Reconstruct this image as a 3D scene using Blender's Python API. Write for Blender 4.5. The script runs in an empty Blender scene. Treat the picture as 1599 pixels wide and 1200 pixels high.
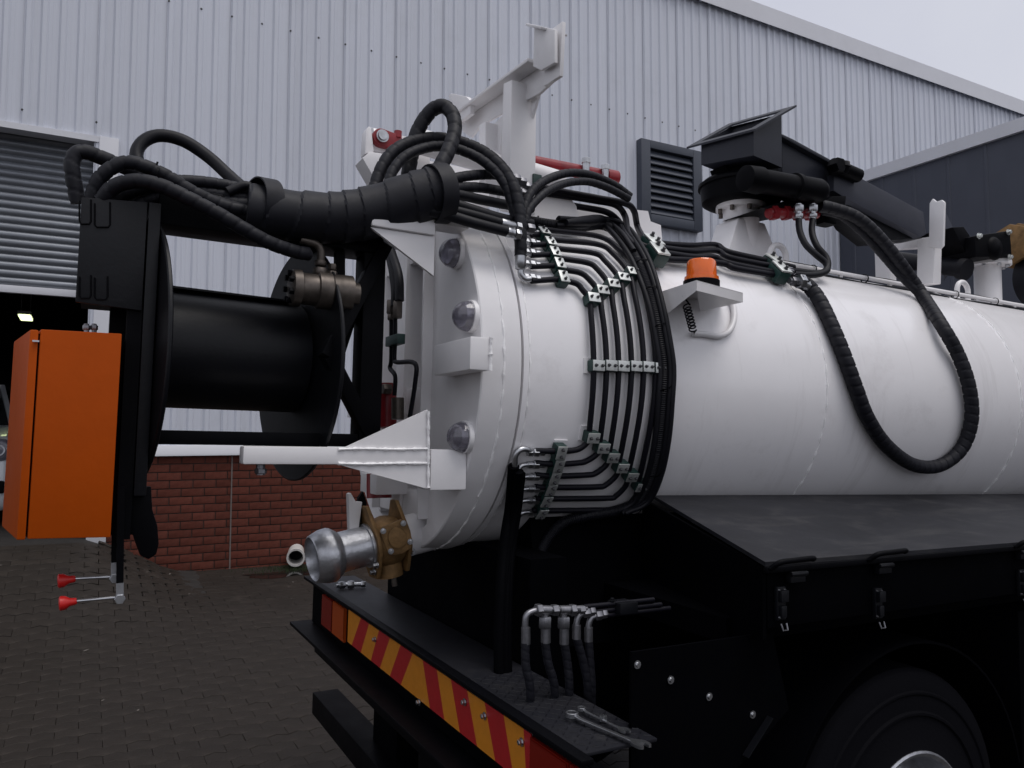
import bpy, bmesh, math, random
from mathutils import Vector as V, Matrix
random.seed(7)
SC = bpy.context.scene; COL = SC.collection
# ------------------------------------------------------------------ camera
FPX, CX, CY, HC = 1205.0, 799.5, 600.0, 1.65
YAW, PIT = math.radians(61.3), math.atan(76 / FPX)
cd = bpy.data.cameras.new('camera'); cam = bpy.data.objects.new('camera', cd); COL.objects.link(cam)
cd.sensor_width = 36.0; cd.lens = 36.0 * FPX / 1599.0; cd.clip_start = 0.05; cd.clip_end = 1000
cam.location = (0, 0, HC); cam.rotation_euler = (math.pi / 2 + PIT, 0, YAW - math.pi / 2)
SC.camera = cam
# ------------------------------------------------------------------ sky, sun, exposure
SUN_EL, SUN_AZ = math.radians(70), math.radians(-62)      # azimuth measured from +X towards +Y
w = bpy.data.worlds.new('World'); SC.world = w; w.use_nodes = True
nt = w.node_tree; bg = nt.nodes['Background']
sk = nt.nodes.new('ShaderNodeTexSky'); sk.sky_type = 'NISHITA'; sk.sun_disc = False
sk.sun_elevation = SUN_EL; sk.sun_rotation = math.pi / 2 - SUN_AZ
sk.air_density = 1.0; sk.dust_density = 6.0
mx = nt.nodes.new('ShaderNodeMix'); mx.data_type = 'RGBA'; mx.inputs[0].default_value = 0.9
nt.links.new(sk.outputs[0], mx.inputs[6]); cn = nt.nodes.new('ShaderNodeTexNoise'); cn.inputs['Scale'].default_value = 2.2; cn.inputs['Detail'].default_value = 5      # soft even cloud cover
ctc = nt.nodes.new('ShaderNodeTexCoord'); nt.links.new(ctc.outputs['Generated'], cn.inputs['Vector'])
cr_ = nt.nodes.new('ShaderNodeValToRGB'); cr_.color_ramp.elements[0].position = .3; cr_.color_ramp.elements[1].position = .7
cr_.color_ramp.elements[0].color = (.63, .645, .74, 1); cr_.color_ramp.elements[1].color = (.74, .755, .82, 1)
cm = nt.nodes.new('ShaderNodeVectorMath'); cm.operation = 'SCALE'; cm.inputs[3].default_value = 10.0
nt.links.new(cn.outputs[0], cr_.inputs[0]); nt.links.new(cr_.outputs[0], cm.inputs[0]); nt.links.new(cm.outputs[0], mx.inputs[7])
nt.links.new(mx.outputs[2], bg.inputs[0]); bg.inputs[1].default_value = 0.1
sd = bpy.data.lights.new('sun', 'SUN'); sd.energy = 1.5; sd.angle = math.radians(35); sd.color = (1.0, 0.97, 0.95)
so = bpy.data.objects.new('sun', sd); COL.objects.link(so)
sdir = V((math.cos(SUN_EL) * math.cos(SUN_AZ), math.cos(SUN_EL) * math.sin(SUN_AZ), math.sin(SUN_EL)))
so.rotation_euler = sdir.to_track_quat('Z', 'Y').to_euler(); so.location = (0, -3, 12)
SC.view_settings.view_transform = 'Standard'; SC.view_settings.look = 'None'
SC.view_settings.exposure = 0.0; SC.view_settings.gamma = 1.0; SC.view_settings.use_curve_mapping = False
SC.render.engine = 'CYCLES'

# ------------------------------------------------------------------ survey: photo sight lines -> points
TILT = math.radians(1.2); PIV = V((.97, 0, 0)); MT = Matrix.Rotation(TILT, 3, 'Y')   # truck stands on a slope
fw = V((math.cos(YAW) * math.cos(PIT), math.sin(YAW) * math.cos(PIT), math.sin(PIT)))
rt = V((math.sin(YAW), -math.cos(YAW), 0)); up = rt.cross(fw)
CW = V((0, 0, HC)); CL = MT.transposed() @ (CW - PIV) + PIV
TY, TZ, TR = 2.68, 1.86, .62                                # tank axis and radius in truck coordinates
def ray(x, y): return fw + rt * ((x - CX) / FPX) - up * ((y - CY) / FPX)
def WY(x, y, Y): d = ray(x, y); return CW + d * (Y / d.y)
def rl(x, y): return MT.transposed() @ ray(x, y)
def PY(x, y, Y): d = rl(x, y); return CL + d * ((Y - CL.y) / d.y)
def PX(x, y, X): d = rl(x, y); return CL + d * ((X - CL.x) / d.x)
def PZ(x, y, Z): d = rl(x, y); return CL + d * ((Z - CL.z) / d.z)
def PK(x, y, o=0.0):
    d = rl(x, y); a = d.y**2 + d.z**2; b = d.y * (CL.y - TY) + d.z * (CL.z - TZ)
    q = (CL.y - TY)**2 + (CL.z - TZ)**2 - (TR + o)**2; D = b * b - a * q
    return CL + d * ((-b - (math.sqrt(D) if D > 0 else 0)) / a)
def radial(p): n = V((0, p.y - TY, p.z - TZ)); n.normalize(); return n

# ------------------------------------------------------------------ materials
MATS = {}
def mat(name, col, rough=.5, metal=0.0, var=0.0, vscale=6.0, bump=0.0, bscale=60.0, dark=None, trans=0.0, coat=0.0, rnd=0.0, emis=None, spec=.5, stretch=None):
    m = bpy.data.materials.new(name); m.use_nodes = True; n = m.node_tree.nodes; l = m.node_tree.links
    b = n['Principled BSDF']; b.inputs['Base Color'].default_value = (*col, 1); b.inputs['Roughness'].default_value = rough
    b.inputs['Metallic'].default_value = metal; b.inputs['Transmission Weight'].default_value = trans
    b.inputs['Coat Weight'].default_value = coat; b.inputs['Specular IOR Level'].default_value = spec
    if emis: b.inputs['Emission Color'].default_value = (*emis[0], 1); b.inputs['Emission Strength'].default_value = emis[1]
    tc = n.new('ShaderNodeTexCoord'); src = tc.outputs['Object']
    if stretch:
        mp = n.new('ShaderNodeMapping'); mp.inputs['Scale'].default_value = stretch; l.new(src, mp.inputs[0]); src = mp.outputs[0]
    last = None
    if var > 0:
        nz = n.new('ShaderNodeTexNoise'); nz.inputs['Scale'].default_value = vscale; nz.inputs['Detail'].default_value = 6; nz.inputs['Roughness'].default_value = .65
        l.new(src, nz.inputs['Vector'])
        rp = n.new('ShaderNodeValToRGB'); rp.color_ramp.elements[0].position = .32; rp.color_ramp.elements[1].position = .62
        dk = dark or tuple(c * (1 - var) for c in col)
        rp.color_ramp.elements[0].color = (*dk, 1); rp.color_ramp.elements[1].color = (*col, 1)
        l.new(nz.outputs[0], rp.inputs[0]); last = rp.outputs[0]
        mr = n.new('ShaderNodeMapRange'); mr.inputs[3].default_value = min(1, rough * 1.25); mr.inputs[4].default_value = rough * .85
        l.new(nz.outputs[0], mr.inputs[0]); l.new(mr.outputs[0], b.inputs['Roughness'])
    if rnd > 0:
        oi = n.new('ShaderNodeObjectInfo'); ml = n.new('ShaderNodeMapRange'); ml.inputs[3].default_value = 1 - rnd; ml.inputs[4].default_value = 1 + rnd
        l.new(oi.outputs['Random'], ml.inputs[0]); hs = n.new('ShaderNodeHueSaturation'); l.new(ml.outputs[0], hs.inputs['Value'])
        if last: l.new(last, hs.inputs['Color'])
        else: hs.inputs['Color'].default_value = (*col, 1)
        last = hs.outputs[0]
    if last: l.new(last, b.inputs['Base Color'])
    if bump > 0:
        nb = n.new('ShaderNodeTexNoise'); nb.inputs['Scale'].default_value = bscale; nb.inputs['Detail'].default_value = 4; l.new(src, nb.inputs['Vector'])
        bp = n.new('ShaderNodeBump'); bp.inputs['Strength'].default_value = bump; bp.inputs['Distance'].default_value = .01
        l.new(nb.outputs[0], bp.inputs['Height']); l.new(bp.outputs[0], b.inputs['Normal'])
    MATS[name] = m; return m
mat('white', (.79, .775, .78), .34, var=.09, vscale=3.2, bump=.04, bscale=14)
mat('weld', (.88, .87, .87), .3, bump=.3, bscale=120)
mat('black', (.0017, .0018, .0030), .5, var=.35, vscale=9, bump=.05, bscale=50, spec=.07)
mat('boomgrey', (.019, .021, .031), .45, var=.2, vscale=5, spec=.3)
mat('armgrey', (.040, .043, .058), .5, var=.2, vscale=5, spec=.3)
mat('shade_black', (.0009, .0010, .0018), .65, var=.3, vscale=9, bump=.05, bscale=50, spec=.03)  # darker copy of black with underbody and gap shade put into its colour
mat('tankwhite', (.85, .835, .845), .24, coat=.15, var=.05, vscale=2, bump=.04, bscale=9)
mat('lid', (.0135, .014, .0180), .48, var=.3, vscale=3, bump=.03, bscale=30, spec=.25)
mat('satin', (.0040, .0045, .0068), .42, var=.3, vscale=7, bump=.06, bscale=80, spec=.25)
mat('deckblack', (.0085, .009, .013), .5, var=.25, vscale=4, dark=(.013, .013, .016), bump=.04, bscale=30, spec=.22)
mat('rubber', (.0048, .005, .0085), .5, var=.3, vscale=18, bump=.04, bscale=200, spec=.25)
mat('wrap', (.0075, .0078, .0125), .55, var=.3, vscale=24, spec=.3)
mat('pipe', (.006, .0058, .0095), .45, spec=.16)
mat('zinc', (.55, .56, .58), .32, 1.0, var=.3, vscale=40)
mat('plate', (.62, .64, .62), .42, .7, var=.2, vscale=50, rnd=.15)
mat('green', (.008, .035, .030), .45, rnd=.2)
mat('gunmetal', (.14, .12, .105), .45, .75, var=.5, vscale=18)
mat('orange', (.41, .064, .002), .45, var=.10, vscale=5, bump=.05, bscale=45, spec=.10)
mat('amber_lens', (.95, .17, .01), .18, trans=.25, coat=.4)
mat('clear_lens', (.42, .40, .47), .08, trans=.75, coat=.3)
mat('red', (.25, .012, .018), .35, var=.3, vscale=20)
mat('red_plastic', (.55, .012, .010), .4)
mat('brass', (.27, .155, .060), .55, .45, var=.5, vscale=22, bump=.15, bscale=160)
mat('alu', (.56, .57, .60), .36, .9, var=.3, vscale=26, bump=.12, bscale=90)
mat('chev_red', (.36, .008, .010), .45, var=.1, vscale=30)
mat('chev_yel', (.56, .20, .010), .42, var=.1, vscale=30)
mat('lens_red', (.15, .007, .003), .25, spec=.3)
mat('lens_amb', (.30, .045, .004), .25, spec=.3)
mat('dullzinc', (.26, .26, .28), .38, .9, var=.35, vscale=60)
mat('tyre', (.0020, .0020, .0034), .8, bump=.1, bscale=80, spec=.08)
mat('clad', (.605, .628, .695), .5, var=.07, vscale=1.2, stretch=(1, 1, .25), rnd=.03)
mat('flash', (.66, .665, .70), .45, var=.05, vscale=2)
mat('slat', (.21, .225, .25), .38, .4, var=.2, vscale=2.5, rnd=.06)
mat('screw', (.05, .05, .055), .5)
mat('brick', (.128, .040, .028), .9, spec=.12, var=.35, vscale=9, bump=.3, bscale=70, rnd=.16)
mat('mortar', (.040, .024, .019), .95, var=.3, vscale=20)
mat('joint', (.15, .125, .115), .9)
mat('paver', (.028, .0225, .0185), .58, var=.40, vscale=1.3, bump=.22, bscale=70, rnd=.07, spec=.2)
mat('soil', (.017, .014, .012), .9, var=.4, vscale=6, bump=.4, bscale=40)
mat('concrete', (.13, .12, .11), .85, var=.3, vscale=5, bump=.2, bscale=40)
mat('annex', (.056, .062, .084), .5, var=.1, vscale=1.5)
mat('vent', (.048, .056, .076), .45, var=.1, vscale=4)
mat('void', (.006, .006, .007), .9)  # near black: darkness of the bay, bores and cavities put into the colour
mat('pvc', (.62, .60, .57), .4, var=.2, vscale=12)
mat('carwhite', (.62, .64, .67), .2, coat=.6)
mat('glass', (.02, .022, .025), .05)
mat('lamp', (.8, .8, .6), .5, emis=((.85, 1.0, .5), 2.2))
mat('litter', (.20, .18, .16), .8)
mat('water', (.010, .0095, .009), .06, spec=.4)
mat('moss', (.02, .035, .008), .9)

def grime(name, streak, blot, col, lo, hi, amt):
    # rain streaks and handling marks laid over a painted surface
    m = MATS[name]; n = m.node_tree.nodes; l = m.node_tree.links; b = n['Principled BSDF']; src = b.inputs['Base Color'].links[0].from_socket
    tc = n.new('ShaderNodeTexCoord'); f = None
    for sc_, st in ((1.0, streak), (1.0, blot)):
        mp = n.new('ShaderNodeMapping'); mp.inputs['Scale'].default_value = st; l.new(tc.outputs['Object'], mp.inputs[0])
        nz = n.new('ShaderNodeTexNoise'); nz.inputs['Scale'].default_value = sc_; nz.inputs['Detail'].default_value = 7; nz.inputs['Roughness'].default_value = .7; l.new(mp.outputs[0], nz.inputs['Vector'])
        mr = n.new('ShaderNodeMapRange'); mr.inputs[1].default_value = lo; mr.inputs[2].default_value = hi; l.new(nz.outputs[0], mr.inputs[0])
        if f is None: f = mr.outputs[0]
        else:
            mm = n.new('ShaderNodeMath'); mm.operation = 'MAXIMUM'; l.new(f, mm.inputs[0]); l.new(mr.outputs[0], mm.inputs[1]); f = mm.outputs[0]
    ms = n.new('ShaderNodeMath'); ms.operation = 'MULTIPLY'; ms.inputs[1].default_value = amt; l.new(f, ms.inputs[0])
    mx = n.new('ShaderNodeMix'); mx.data_type = 'RGBA'; l.new(ms.outputs[0], mx.inputs[0]); l.new(src, mx.inputs[6]); mx.inputs[7].default_value = (*col, 1); l.new(mx.outputs[2], b.inputs['Base Color'])
grime('tankwhite', (9, 1.2, 1.2), (3.5, 3.5, 3.5), (.42, .39, .38), .56, .80, .40)
grime('lid', (1.5, 7, 7), (6, 6, 6), (.055, .053, .052), .55, .78, .8)
grime('clad', (7, 7, .22), (.5, .5, .5), (.40, .41, .43), .52, .80, .45)
grime('deckblack', (4, 4, 4), (14, 14, 14), (.045, .043, .041), .58, .80, .5)
grime('paver', (.8, .8, .8), (3, 3, 3), (.085, .07, .058), .56, .80, .5)
grime('brick', (1.5, 1.5, .6), (5, 5, 5), (.045, .028, .022), .5, .75, .6)
# ------------------------------------------------------------------ mesh builder
def frame(d, hint=None):
    d = d.normalized(); h = hint or (V((0, 0, 1)) if abs(d.z) < .9 else V((0, 1, 0)))
    a = d.cross(h).normalized(); return a, a.cross(d)
class MB:
    def __init__(s): s.v = []; s.f = []
    def add(s, vs, fs):
        o = len(s.v); s.v += [V(p) for p in vs]; s.f += [tuple(i + o for i in f) for f in fs]; return s
    def box(s, x0, x1, y0, y1, z0, z1):
        return s.add([(x0,y0,z0),(x1,y0,z0),(x1,y1,z0),(x0,y1,z0),(x0,y0,z1),(x1,y0,z1),(x1,y1,z1),(x0,y1,z1)],
            [(0,3,2,1),(4,5,6,7),(0,1,5,4),(1,2,6,5),(2,3,7,6),(3,0,4,7)])
    def obox(s, c, a, b, n, sa, sb, sn):                      # oriented box
        c = V(c); P = []
        for k in (-1, 1):
            for i, j in ((-1,-1),(1,-1),(1,1),(-1,1)): P.append(c + a*(i*sa/2) + b*(j*sb/2) + n*(k*sn/2))
        return s.add(P, [(0,3,2,1),(4,5,6,7),(0,1,5,4),(1,2,6,5),(2,3,7,6),(3,0,4,7)])
    def bar(s, p, q, wa, wb, hint=None):
        p, q = V(p), V(q); a, b = frame(q - p, hint); return s.obox((p+q)/2, a, b, (q-p).normalized(), wa, wb, (q-p).length)
    def prism(s, pts, vec):
        pts = [V(p) for p in pts]; vec = V(vec); n = len(pts)
        return s.add(pts + [p + vec for p in pts], [tuple(range(n))[::-1], tuple(range(n, 2*n))] + [(i, (i+1) % n, n+(i+1) % n, n+i) for i in range(n)])
    def lathe(s, p, d, prof, n=32, ang=None, hint=None, rmod=None):
        p, d = V(p), V(d).normalized(); a, b = frame(d, hint); k = len(prof); vs = []
        for j in range(n):
            t = 2*math.pi*j/n
            for h, r in prof:
                rr = r * (rmod(t, h) if rmod else 1); vs.append(p + d*h + (a*math.cos(t) + b*math.sin(t))*rr)
        fs = []
        for j in range(n):
            for i in range(k-1): fs.append((j*k+i, ((j+1) % n)*k+i, ((j+1) % n)*k+i+1, j*k+i+1))
        if prof[0][1] > 1e-6: fs.append(tuple(j*k for j in range(n))[::-1])
        if prof[-1][1] > 1e-6: fs.append(tuple(j*k+k-1 for j in range(n)))
        return s.add(vs, fs)
    def ring(s, p, d, prof, n=32):                            # closed profile, no caps
        p, d = V(p), V(d).normalized(); a, b = frame(d); k = len(prof); vs = []; fs = []
        for j in range(n):
            t = 2*math.pi*j/n
            for h, r in prof: vs.append(p + d*h + (a*math.cos(t) + b*math.sin(t))*r)
        for j in range(n):
            for i in range(k): fs.append((j*k+i, ((j+1) % n)*k+i, ((j+1) % n)*k+(i+1) % k, j*k+(i+1) % k))
        return s.add(vs, fs)
    def cyl(s, p, q, r, r1=None, n=16):
        p, q = V(p), V(q); return s.lathe(p, q-p, [(0, r), ((q-p).length, r if r1 is None else r1)], n)
    def tube(s, path, r, n=10, step=None, rfun=None, caps=True):
        path = [V(p) for p in path]
        acc = [0]
        for i in range(1, len(path)): acc.append(acc[-1] + (path[i]-path[i-1]).length)
        if step:
            L = acc[-1]; m = max(2, int(L/step)); new = []; j = 0
            for i in range(m+1):
                t = L*i/m
                while j < len(acc)-2 and acc[j+1] < t: j += 1
                e = (t-acc[j])/max(1e-9, acc[j+1]-acc[j]); new.append(path[j].lerp(path[j+1], e))
            path = new; acc = [L*i/m for i in range(m+1)]
        vs = []; k = len(path); N = None
        for i in range(k):
            d = (path[min(i+1, k-1)] - path[max(i-1, 0)]).normalized()
            if N is None: N = frame(d)[0]
            N = (N - d*N.dot(d)).normalized(); B = d.cross(N)
            for j in range(n):
                t = 2*math.pi*j/n; rr = r if not rfun else rfun(acc[i], t)
                vs.append(path[i] + (N*math.cos(t) + B*math.sin(t))*rr)
        fs = [(i*n+j, i*n+(j+1) % n, (i+1)*n+(j+1) % n, (i+1)*n+j) for i in range(k-1) for j in range(n)]
        if caps: fs += [tuple(range(n))[::-1], tuple(range((k-1)*n, k*n))]
        return s.add(vs, fs)
    def build(s, name, m, parent=None, smooth=35, bevel=0.0, org=None):
        me = bpy.data.meshes.new(name); org = V(org) if org is not None else (ORG if parent is not None and parent.get('tk') else V((0,0,0)))
        me.from_pydata([p - org for p in s.v], [], s.f); me.materials.append(MATS[m] if isinstance(m, str) else m)
        bm = bmesh.new(); bm.from_mesh(me); bmesh.ops.recalc_face_normals(bm, faces=bm.faces)
        if bevel > 0:
            es = [e for e in bm.edges if len(e.link_faces) == 2 and e.calc_face_angle(0) > .6]
            bmesh.ops.bevel(bm, geom=es, offset=bevel, segments=2, affect='EDGES', profile=.6, clamp_overlap=True)
        bm.to_mesh(me); bm.free()
        me.shade_smooth(); me.set_sharp_from_angle(angle=math.radians(smooth))
        o = bpy.data.objects.new(name, me); COL.objects.link(o)
        if parent is not None:
            o.parent = parent
            if parent.get('tk'): o['tk'] = 1
        return o
ORG = V((.97, TY, 0))
def tag(o, label=None, cat=None, group=None, kind=None):
    for k, v in (('label', label), ('category', cat), ('group', group), ('kind', kind)):
        if v: o[k] = v
    return o
def empty(name, loc, label=None, cat=None, group=None):
    o = bpy.data.objects.new(name, None); COL.objects.link(o); o.location = loc; o.empty_display_size = .2; return tag(o, label, cat, group)
def spline(pts, m=8):
    P = [V(p) for p in pts]; P = [P[0]*2-P[1]] + P + [P[-1]*2-P[-2]]; out = []
    for i in range(1, len(P)-2):
        p0, p1, p2, p3 = P[i-1:i+3]
        for k in range(m):
            t = k/m; out.append(.5*((2*p1) + (p2-p0)*t + (2*p0-5*p1+4*p2-p3)*t*t + (3*p1-p0-3*p2+p3)*t**3))
    out.append(P[-2]); return out
def sstep(a, b, x): t = max(0, min(1, (x-a)/(b-a))); return t*t*(3-2*t)
# ================================================================== THE SETTING
WY0 = 8.94                                                    # warehouse wall line
def gz(x, y):
    return (-.021*(x-.97) if -8 < x < 14 else -.021*((-8 if x < 0 else 14)-.97)) + .185*sstep(4.6, 8.9, y) + .40*sstep(1.0, -.05, x)*sstep(6.2, 8.85, y)
xs = [-300,-120,-50,-20,-10] + [-8+.4*i for i in range(56)] + [16,22,40,90,300]
ys = [-300,-120,-50,-20,-8,-4,-2] + [-1+.4*i for i in range(29)] + [12,16,30,80,300]
g = MB(); nx = len(xs)
g.add([(x, y, gz(x, y)-.016) for y in ys for x in xs], [(j*nx+i, j*nx+i+1, (j+1)*nx+i+1, (j+1)*nx+i) for j in range(len(ys)-1) for i in range(nx-1)])
ground = tag(g.build('ground', 'soil', smooth=180), 'dark brown block paved yard sloping up to the roller door', None, None, 'structure')
# interlocking zigzag pavers
PL, PW, CH = .225, .1125, .0035
def paver_pts(ins):
    A = .026; top = [(PL*i/4 - PL/2, (A if i % 2 else -A)) for i in range(5)]
    o = []
    for i, (x, dz) in enumerate(top): o.append((x + (ins*.3 if i == 0 else -ins*.3 if i == 4 else 0), -PW/2 + dz*.5 + ins))
    for i, (x, dz) in reversed(list(enumerate(top))): o.append((x + (ins*.3 if i == 0 else -ins*.3 if i == 4 else 0), PW/2 + dz*.5 - ins))
    return o
def paver_geo(mb, T):
    a = [T @ V((x, y, 0)) for x, y in paver_pts(.0050)]; b = [T @ V((x, y, -CH)) for x, y in paver_pts(.0012)]; c = [T @ V((x, y, -.02)) for x, y in paver_pts(.0012)]
    n = 10; mb.add(a+b+c, [tuple(range(n))] + [(i, n+i, n+(i+1) % n, (i+1) % n) for i in range(n)] + [(n+i, 2*n+i, 2*n+(i+1) % n, n+(i+1) % n) for i in range(n)])
spots = []
for j in range(-2, 62):
    for i in range(-16, 26):
        x = i*PL + (PL/2 if j % 2 else 0); y = 2.0 + j*PW
        if y > WY0 - .07 or (y > 8.62 and x < .12): continue
        z = gz(x, y); e = .05
        nrm = V((-(gz(x+e, y)-gz(x-e, y))/(2*e), -(gz(x, y+e)-gz(x, y-e))/(2*e), 1)).normalized()
        T = Matrix.Translation((x, y, z + random.uniform(-.0022, .0022))) @ nrm.to_track_quat('Z', 'Y').to_matrix().to_4x4() @ Matrix.Rotation(random.uniform(-.012, .012), 4, 'Z')
        # undo the arbitrary spin of to_track_quat
        q = V((0, 0, 1)).rotation_difference(nrm).to_matrix().to_4x4()
        T = Matrix.Translation((x, y, z + random.uniform(-.0022, .0022))) @ q @ Matrix.Rotation(random.uniform(-.014, .014), 4, 'Z')
        d = V((x, y, z)) - CW; dep = d.dot(fw); px = CX + FPX*d.dot(rt)/dep; py = CY - FPX*d.dot(up)/dep
        hid = px > 480 + (py-880)*.45 or px < -10 or py > 1215
        spots.append((0 if not hid else 1, dep, T))
spots.sort(key=lambda s: (s[0], s[1]))
pm = MB(); paver_geo(pm, Matrix.Identity(4)); p0 = pm.build('paver', 'paver', ground, smooth=20)
for k, (h, d, T) in enumerate(spots[:300]):
    o = p0 if k == 0 else p0.copy()
    if k: COL.objects.link(o)
    o.matrix_local = T
rest = MB()
for h, d, T in spots[300:]: paver_geo(rest, T)
tag(rest.build('paving', 'paver', ground, smooth=20), None, None, None, 'stuff')

# ---- warehouse
wh = empty('warehouse', (4, WY0, 0), 'pale grey ribbed metal warehouse with red brick plinth and half open roller door', 'building')
WORG = V((4, WY0, 0))
def wb(mb, name, m, parent=None, **k): return mb.build(name, m, parent or wh, org=WORG, **k)
SW, RH = .652, .023
def sheet(z0, z1):
    prof = []; p = SW/4
    prof.append((-.014, -.0)); 
    for i in range(4):
        c = (i+.5)*p - p/2 + .0; 
        prof += [(c-.038, 0), (c-.018, -RH), (c+.018, -RH), (c+.038, 0)] if i else [(-.010, 0), (.006, -RH), (.044, -RH), (.064, 0)]
        # shallow stiffening swage in the pan
        m_ = c + p*.5; prof += [(m_-.014, 0), (m_-.010, -.0012), (m_+.010, -.0012), (m_+.014, 0)]
    prof.append((SW-.008, 0)); prof.append((SW+.006, -RH*.8)); prof.append((SW+.034, -RH*.9))
    mb = MB(); n = len(prof)
    V0 = [(x, y, z0) for x, y in prof] + [(x, y, z1) for x, y in prof]
    mb.add(V0, [(i, i+1, n+i+1, n+i) for i in range(n-1)]); return mb
ZT = 8.47
lo = sheet(1.47, ZT).build('wall_sheet', 'clad', wh, smooth=15, org=(0, 0, 0)); hi = sheet(4.70, ZT).build('wall_sheet', 'clad', wh, smooth=15, org=(0, 0, 0))
used = {}
for i in range(-8, 37):
    x = i*SW + .625 - SW
    src = hi if x < -.1 else lo
    o = src if src not in used else src.copy()
    if src in used: COL.objects.link(o)
    used[src] = 1
    o.location = (x - 4, -.006, 0); o.rotation_euler = (0, 0, .0105 + random.uniform(-.0015, .0015))
sc = MB()
for z, sp in ((6.34, .326), (4.86, .652), (8.1, .652), (3.2, .652)):
    x = -4.6
    while x < 20:
        if (z > 5 and z < 8) or (4.7 < z < 5 and x < .4): 
            sc.lathe((x+.012, WY0-RH+.002, z), (0, -1, 0), [(0, .014), (.004, .014), (.006, .009), (.012, .008)], 8)
        x += sp
tag(wb(sc, 'fasteners', 'screw'), None, None, None, 'stuff')
# eaves flashing, roof, returns
f = MB(); f.prism([(-5, 8.94-.10, 8.42), (-5, 8.94-.10, 8.72), (-5, 9.05, 8.78), (-5, 9.05, 8.74), (-5, 8.94-.085, 8.70), (-5, 8.94-.085, 8.42)], (30, 0, 0)); wb(f, 'eaves_flashing', 'flash')
f = MB(); f.add([(-5.2, 8.99, 8.70), (25, 8.99, 8.70), (25, 24, 9.6), (-5.2, 24, 9.6)], [(0, 1, 2, 3)]); wb(f, 'roof', 'clad')
f = MB(); f.box(.07, 25, 9.0, 9.04, .0, 8.66); f.box(-5.2, .07, 9.0, 9.04, 4.72, 8.66); wb(f, 'wall_backing', 'void')
for x_ in (24.9, -5.2): f = MB(); f.box(x_, x_+.1, 9.05, 24, 0, 8.7); wb(f, 'end_wall', 'clad')
# interior of the bay behind the door
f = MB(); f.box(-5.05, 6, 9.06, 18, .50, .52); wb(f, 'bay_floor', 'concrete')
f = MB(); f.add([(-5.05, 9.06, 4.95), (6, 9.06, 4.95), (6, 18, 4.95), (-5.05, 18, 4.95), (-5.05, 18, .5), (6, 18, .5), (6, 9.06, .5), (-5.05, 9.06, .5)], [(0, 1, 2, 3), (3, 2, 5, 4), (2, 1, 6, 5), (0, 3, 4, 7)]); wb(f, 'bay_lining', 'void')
# roller shutter, half open
sh = MB(); sh.box(-4.6, .06, 9.15, 9.21, 3.055, 3.13); rs = wb(sh, 'roller_shutter', 'flash', bevel=.006)
sl = MB(); N = 9; pr = [(9.175 - .021*math.sin(math.pi*k/(N-1))**.8, .078*k/(N-1)) for k in range(N)]
sl.add([(-4.6, y, z) for y, z in pr] + [(.06, y, z) for y, z in pr], [(i, i+1, N+i+1, N+i) for i in range(N-1)])
s0 = sl.build('slat', 'slat', rs, org=(0, 0, 0), smooth=50)
for i in range(22):
    o = s0 if i == 0 else s0.copy()
    if i: COL.objects.link(o)
    o.location = (-4, -WY0 + random.uniform(-.002, .002), 3.135 + .0785*i)
f = MB(); f.prism([(-4.6, 8.902, 4.650), (-4.6, 8.902, 4.712), (-4.6, 8.935, 4.716), (-4.6, 9.12, 4.70), (-4.6, 9.12, 4.665), (-4.6, 8.93, 4.650)], (4.606, 0, 0)); wb(f, 'door_head_flashing', 'flash')
f = MB(); f.box(.007, .185, 8.893, 8.93, .45, 4.716); f.box(.009, .03, 8.931, 9.13, .45, 4.65); wb(f, 'door_jamb_flashing', 'flash', bevel=.003)
f = MB(); f.box(-4.6, .02, 8.64, 9.08, .30, .515); wb(f, 'threshold', 'concrete', bevel=.012)
# brick plinth
bk = MB(); bk.box(.06, 20, 8.925, 9.0, -.35, 1.41); plinth = wb(bk, 'brick_plinth', 'mortar')
f = MB(); f.prism([(.1, 8.868, 1.405), (.1, 8.868, 1.43), (.1, 8.90, 1.515), (.1, 8.94, 1.52), (.1, 8.94, 1.405)], (19, 0, 0)); wb(f, 'plinth_flashing', 'flash')
BL, BH, JO = .232, .0868, 1.387
def brick_mesh(l):
    mb = MB(); mb.box(0, l, 0, .05, 0, .0765); return mb
protos = {}; extra = MB(); nb = 0
for c in range(19):
    z = 1.405 - BH*(c+1) + .005; x = .188 - (BL/2 if c % 2 else 0)
    while x < 9:
        a, b = max(x, .188), x + BL - .010
        if a < JO-.006 < b - .0 and b > JO-.006:
            segs = [(a, JO-.007), (JO+.007, b)]
        else: segs = [(a, b)]
        for a_, b_ in segs:
            l = round(b_-a_, 3)
            if l < .02: continue
            yy = 8.918 + random.uniform(-.0025, .0015)
            if a_ < 3.0 and c < 16 and z > -.06 + .1 and nb < 296:
                if l not in protos: protos[l] = o = brick_mesh(l).build('brick', 'brick', plinth, org=(0, 0, 0), bevel=.003)
                else: o = protos[l].copy(); COL.objects.link(o)
                o.location = (a_-4, yy-WY0, z); nb += 1
            else: extra.box(a_, b_, yy, 8.96, z, z+.0765)
        x += BL
tag(wb(extra, 'brickwork', 'brick', plinth), None, None, None, 'stuff')
f = MB(); f.box(JO-.007, JO+.007, 8.912, 8.93, -.3, 1.405); wb(f, 'expansion_joint', 'joint', plinth)
# drain pipe stub in the plinth
p = WY(466, 866, 8.7); f = MB(); f.ring((p.x+.03, 8.93, p.z), (-.25, -1, -.06), [(0, .086), (.27, .086), (.272, .098), (.34, .098), (.34, .078), (0, .078)], 28); dp = wb(f, 'drain_pipe', 'pvc')
f = MB(); f.lathe((p.x+.03, 8.93, p.z), (-.25, -1, -.06), [(.1, .077), (.11, 0)], 20); wb(f, 'pipe_bore', 'void', dp)
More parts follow.
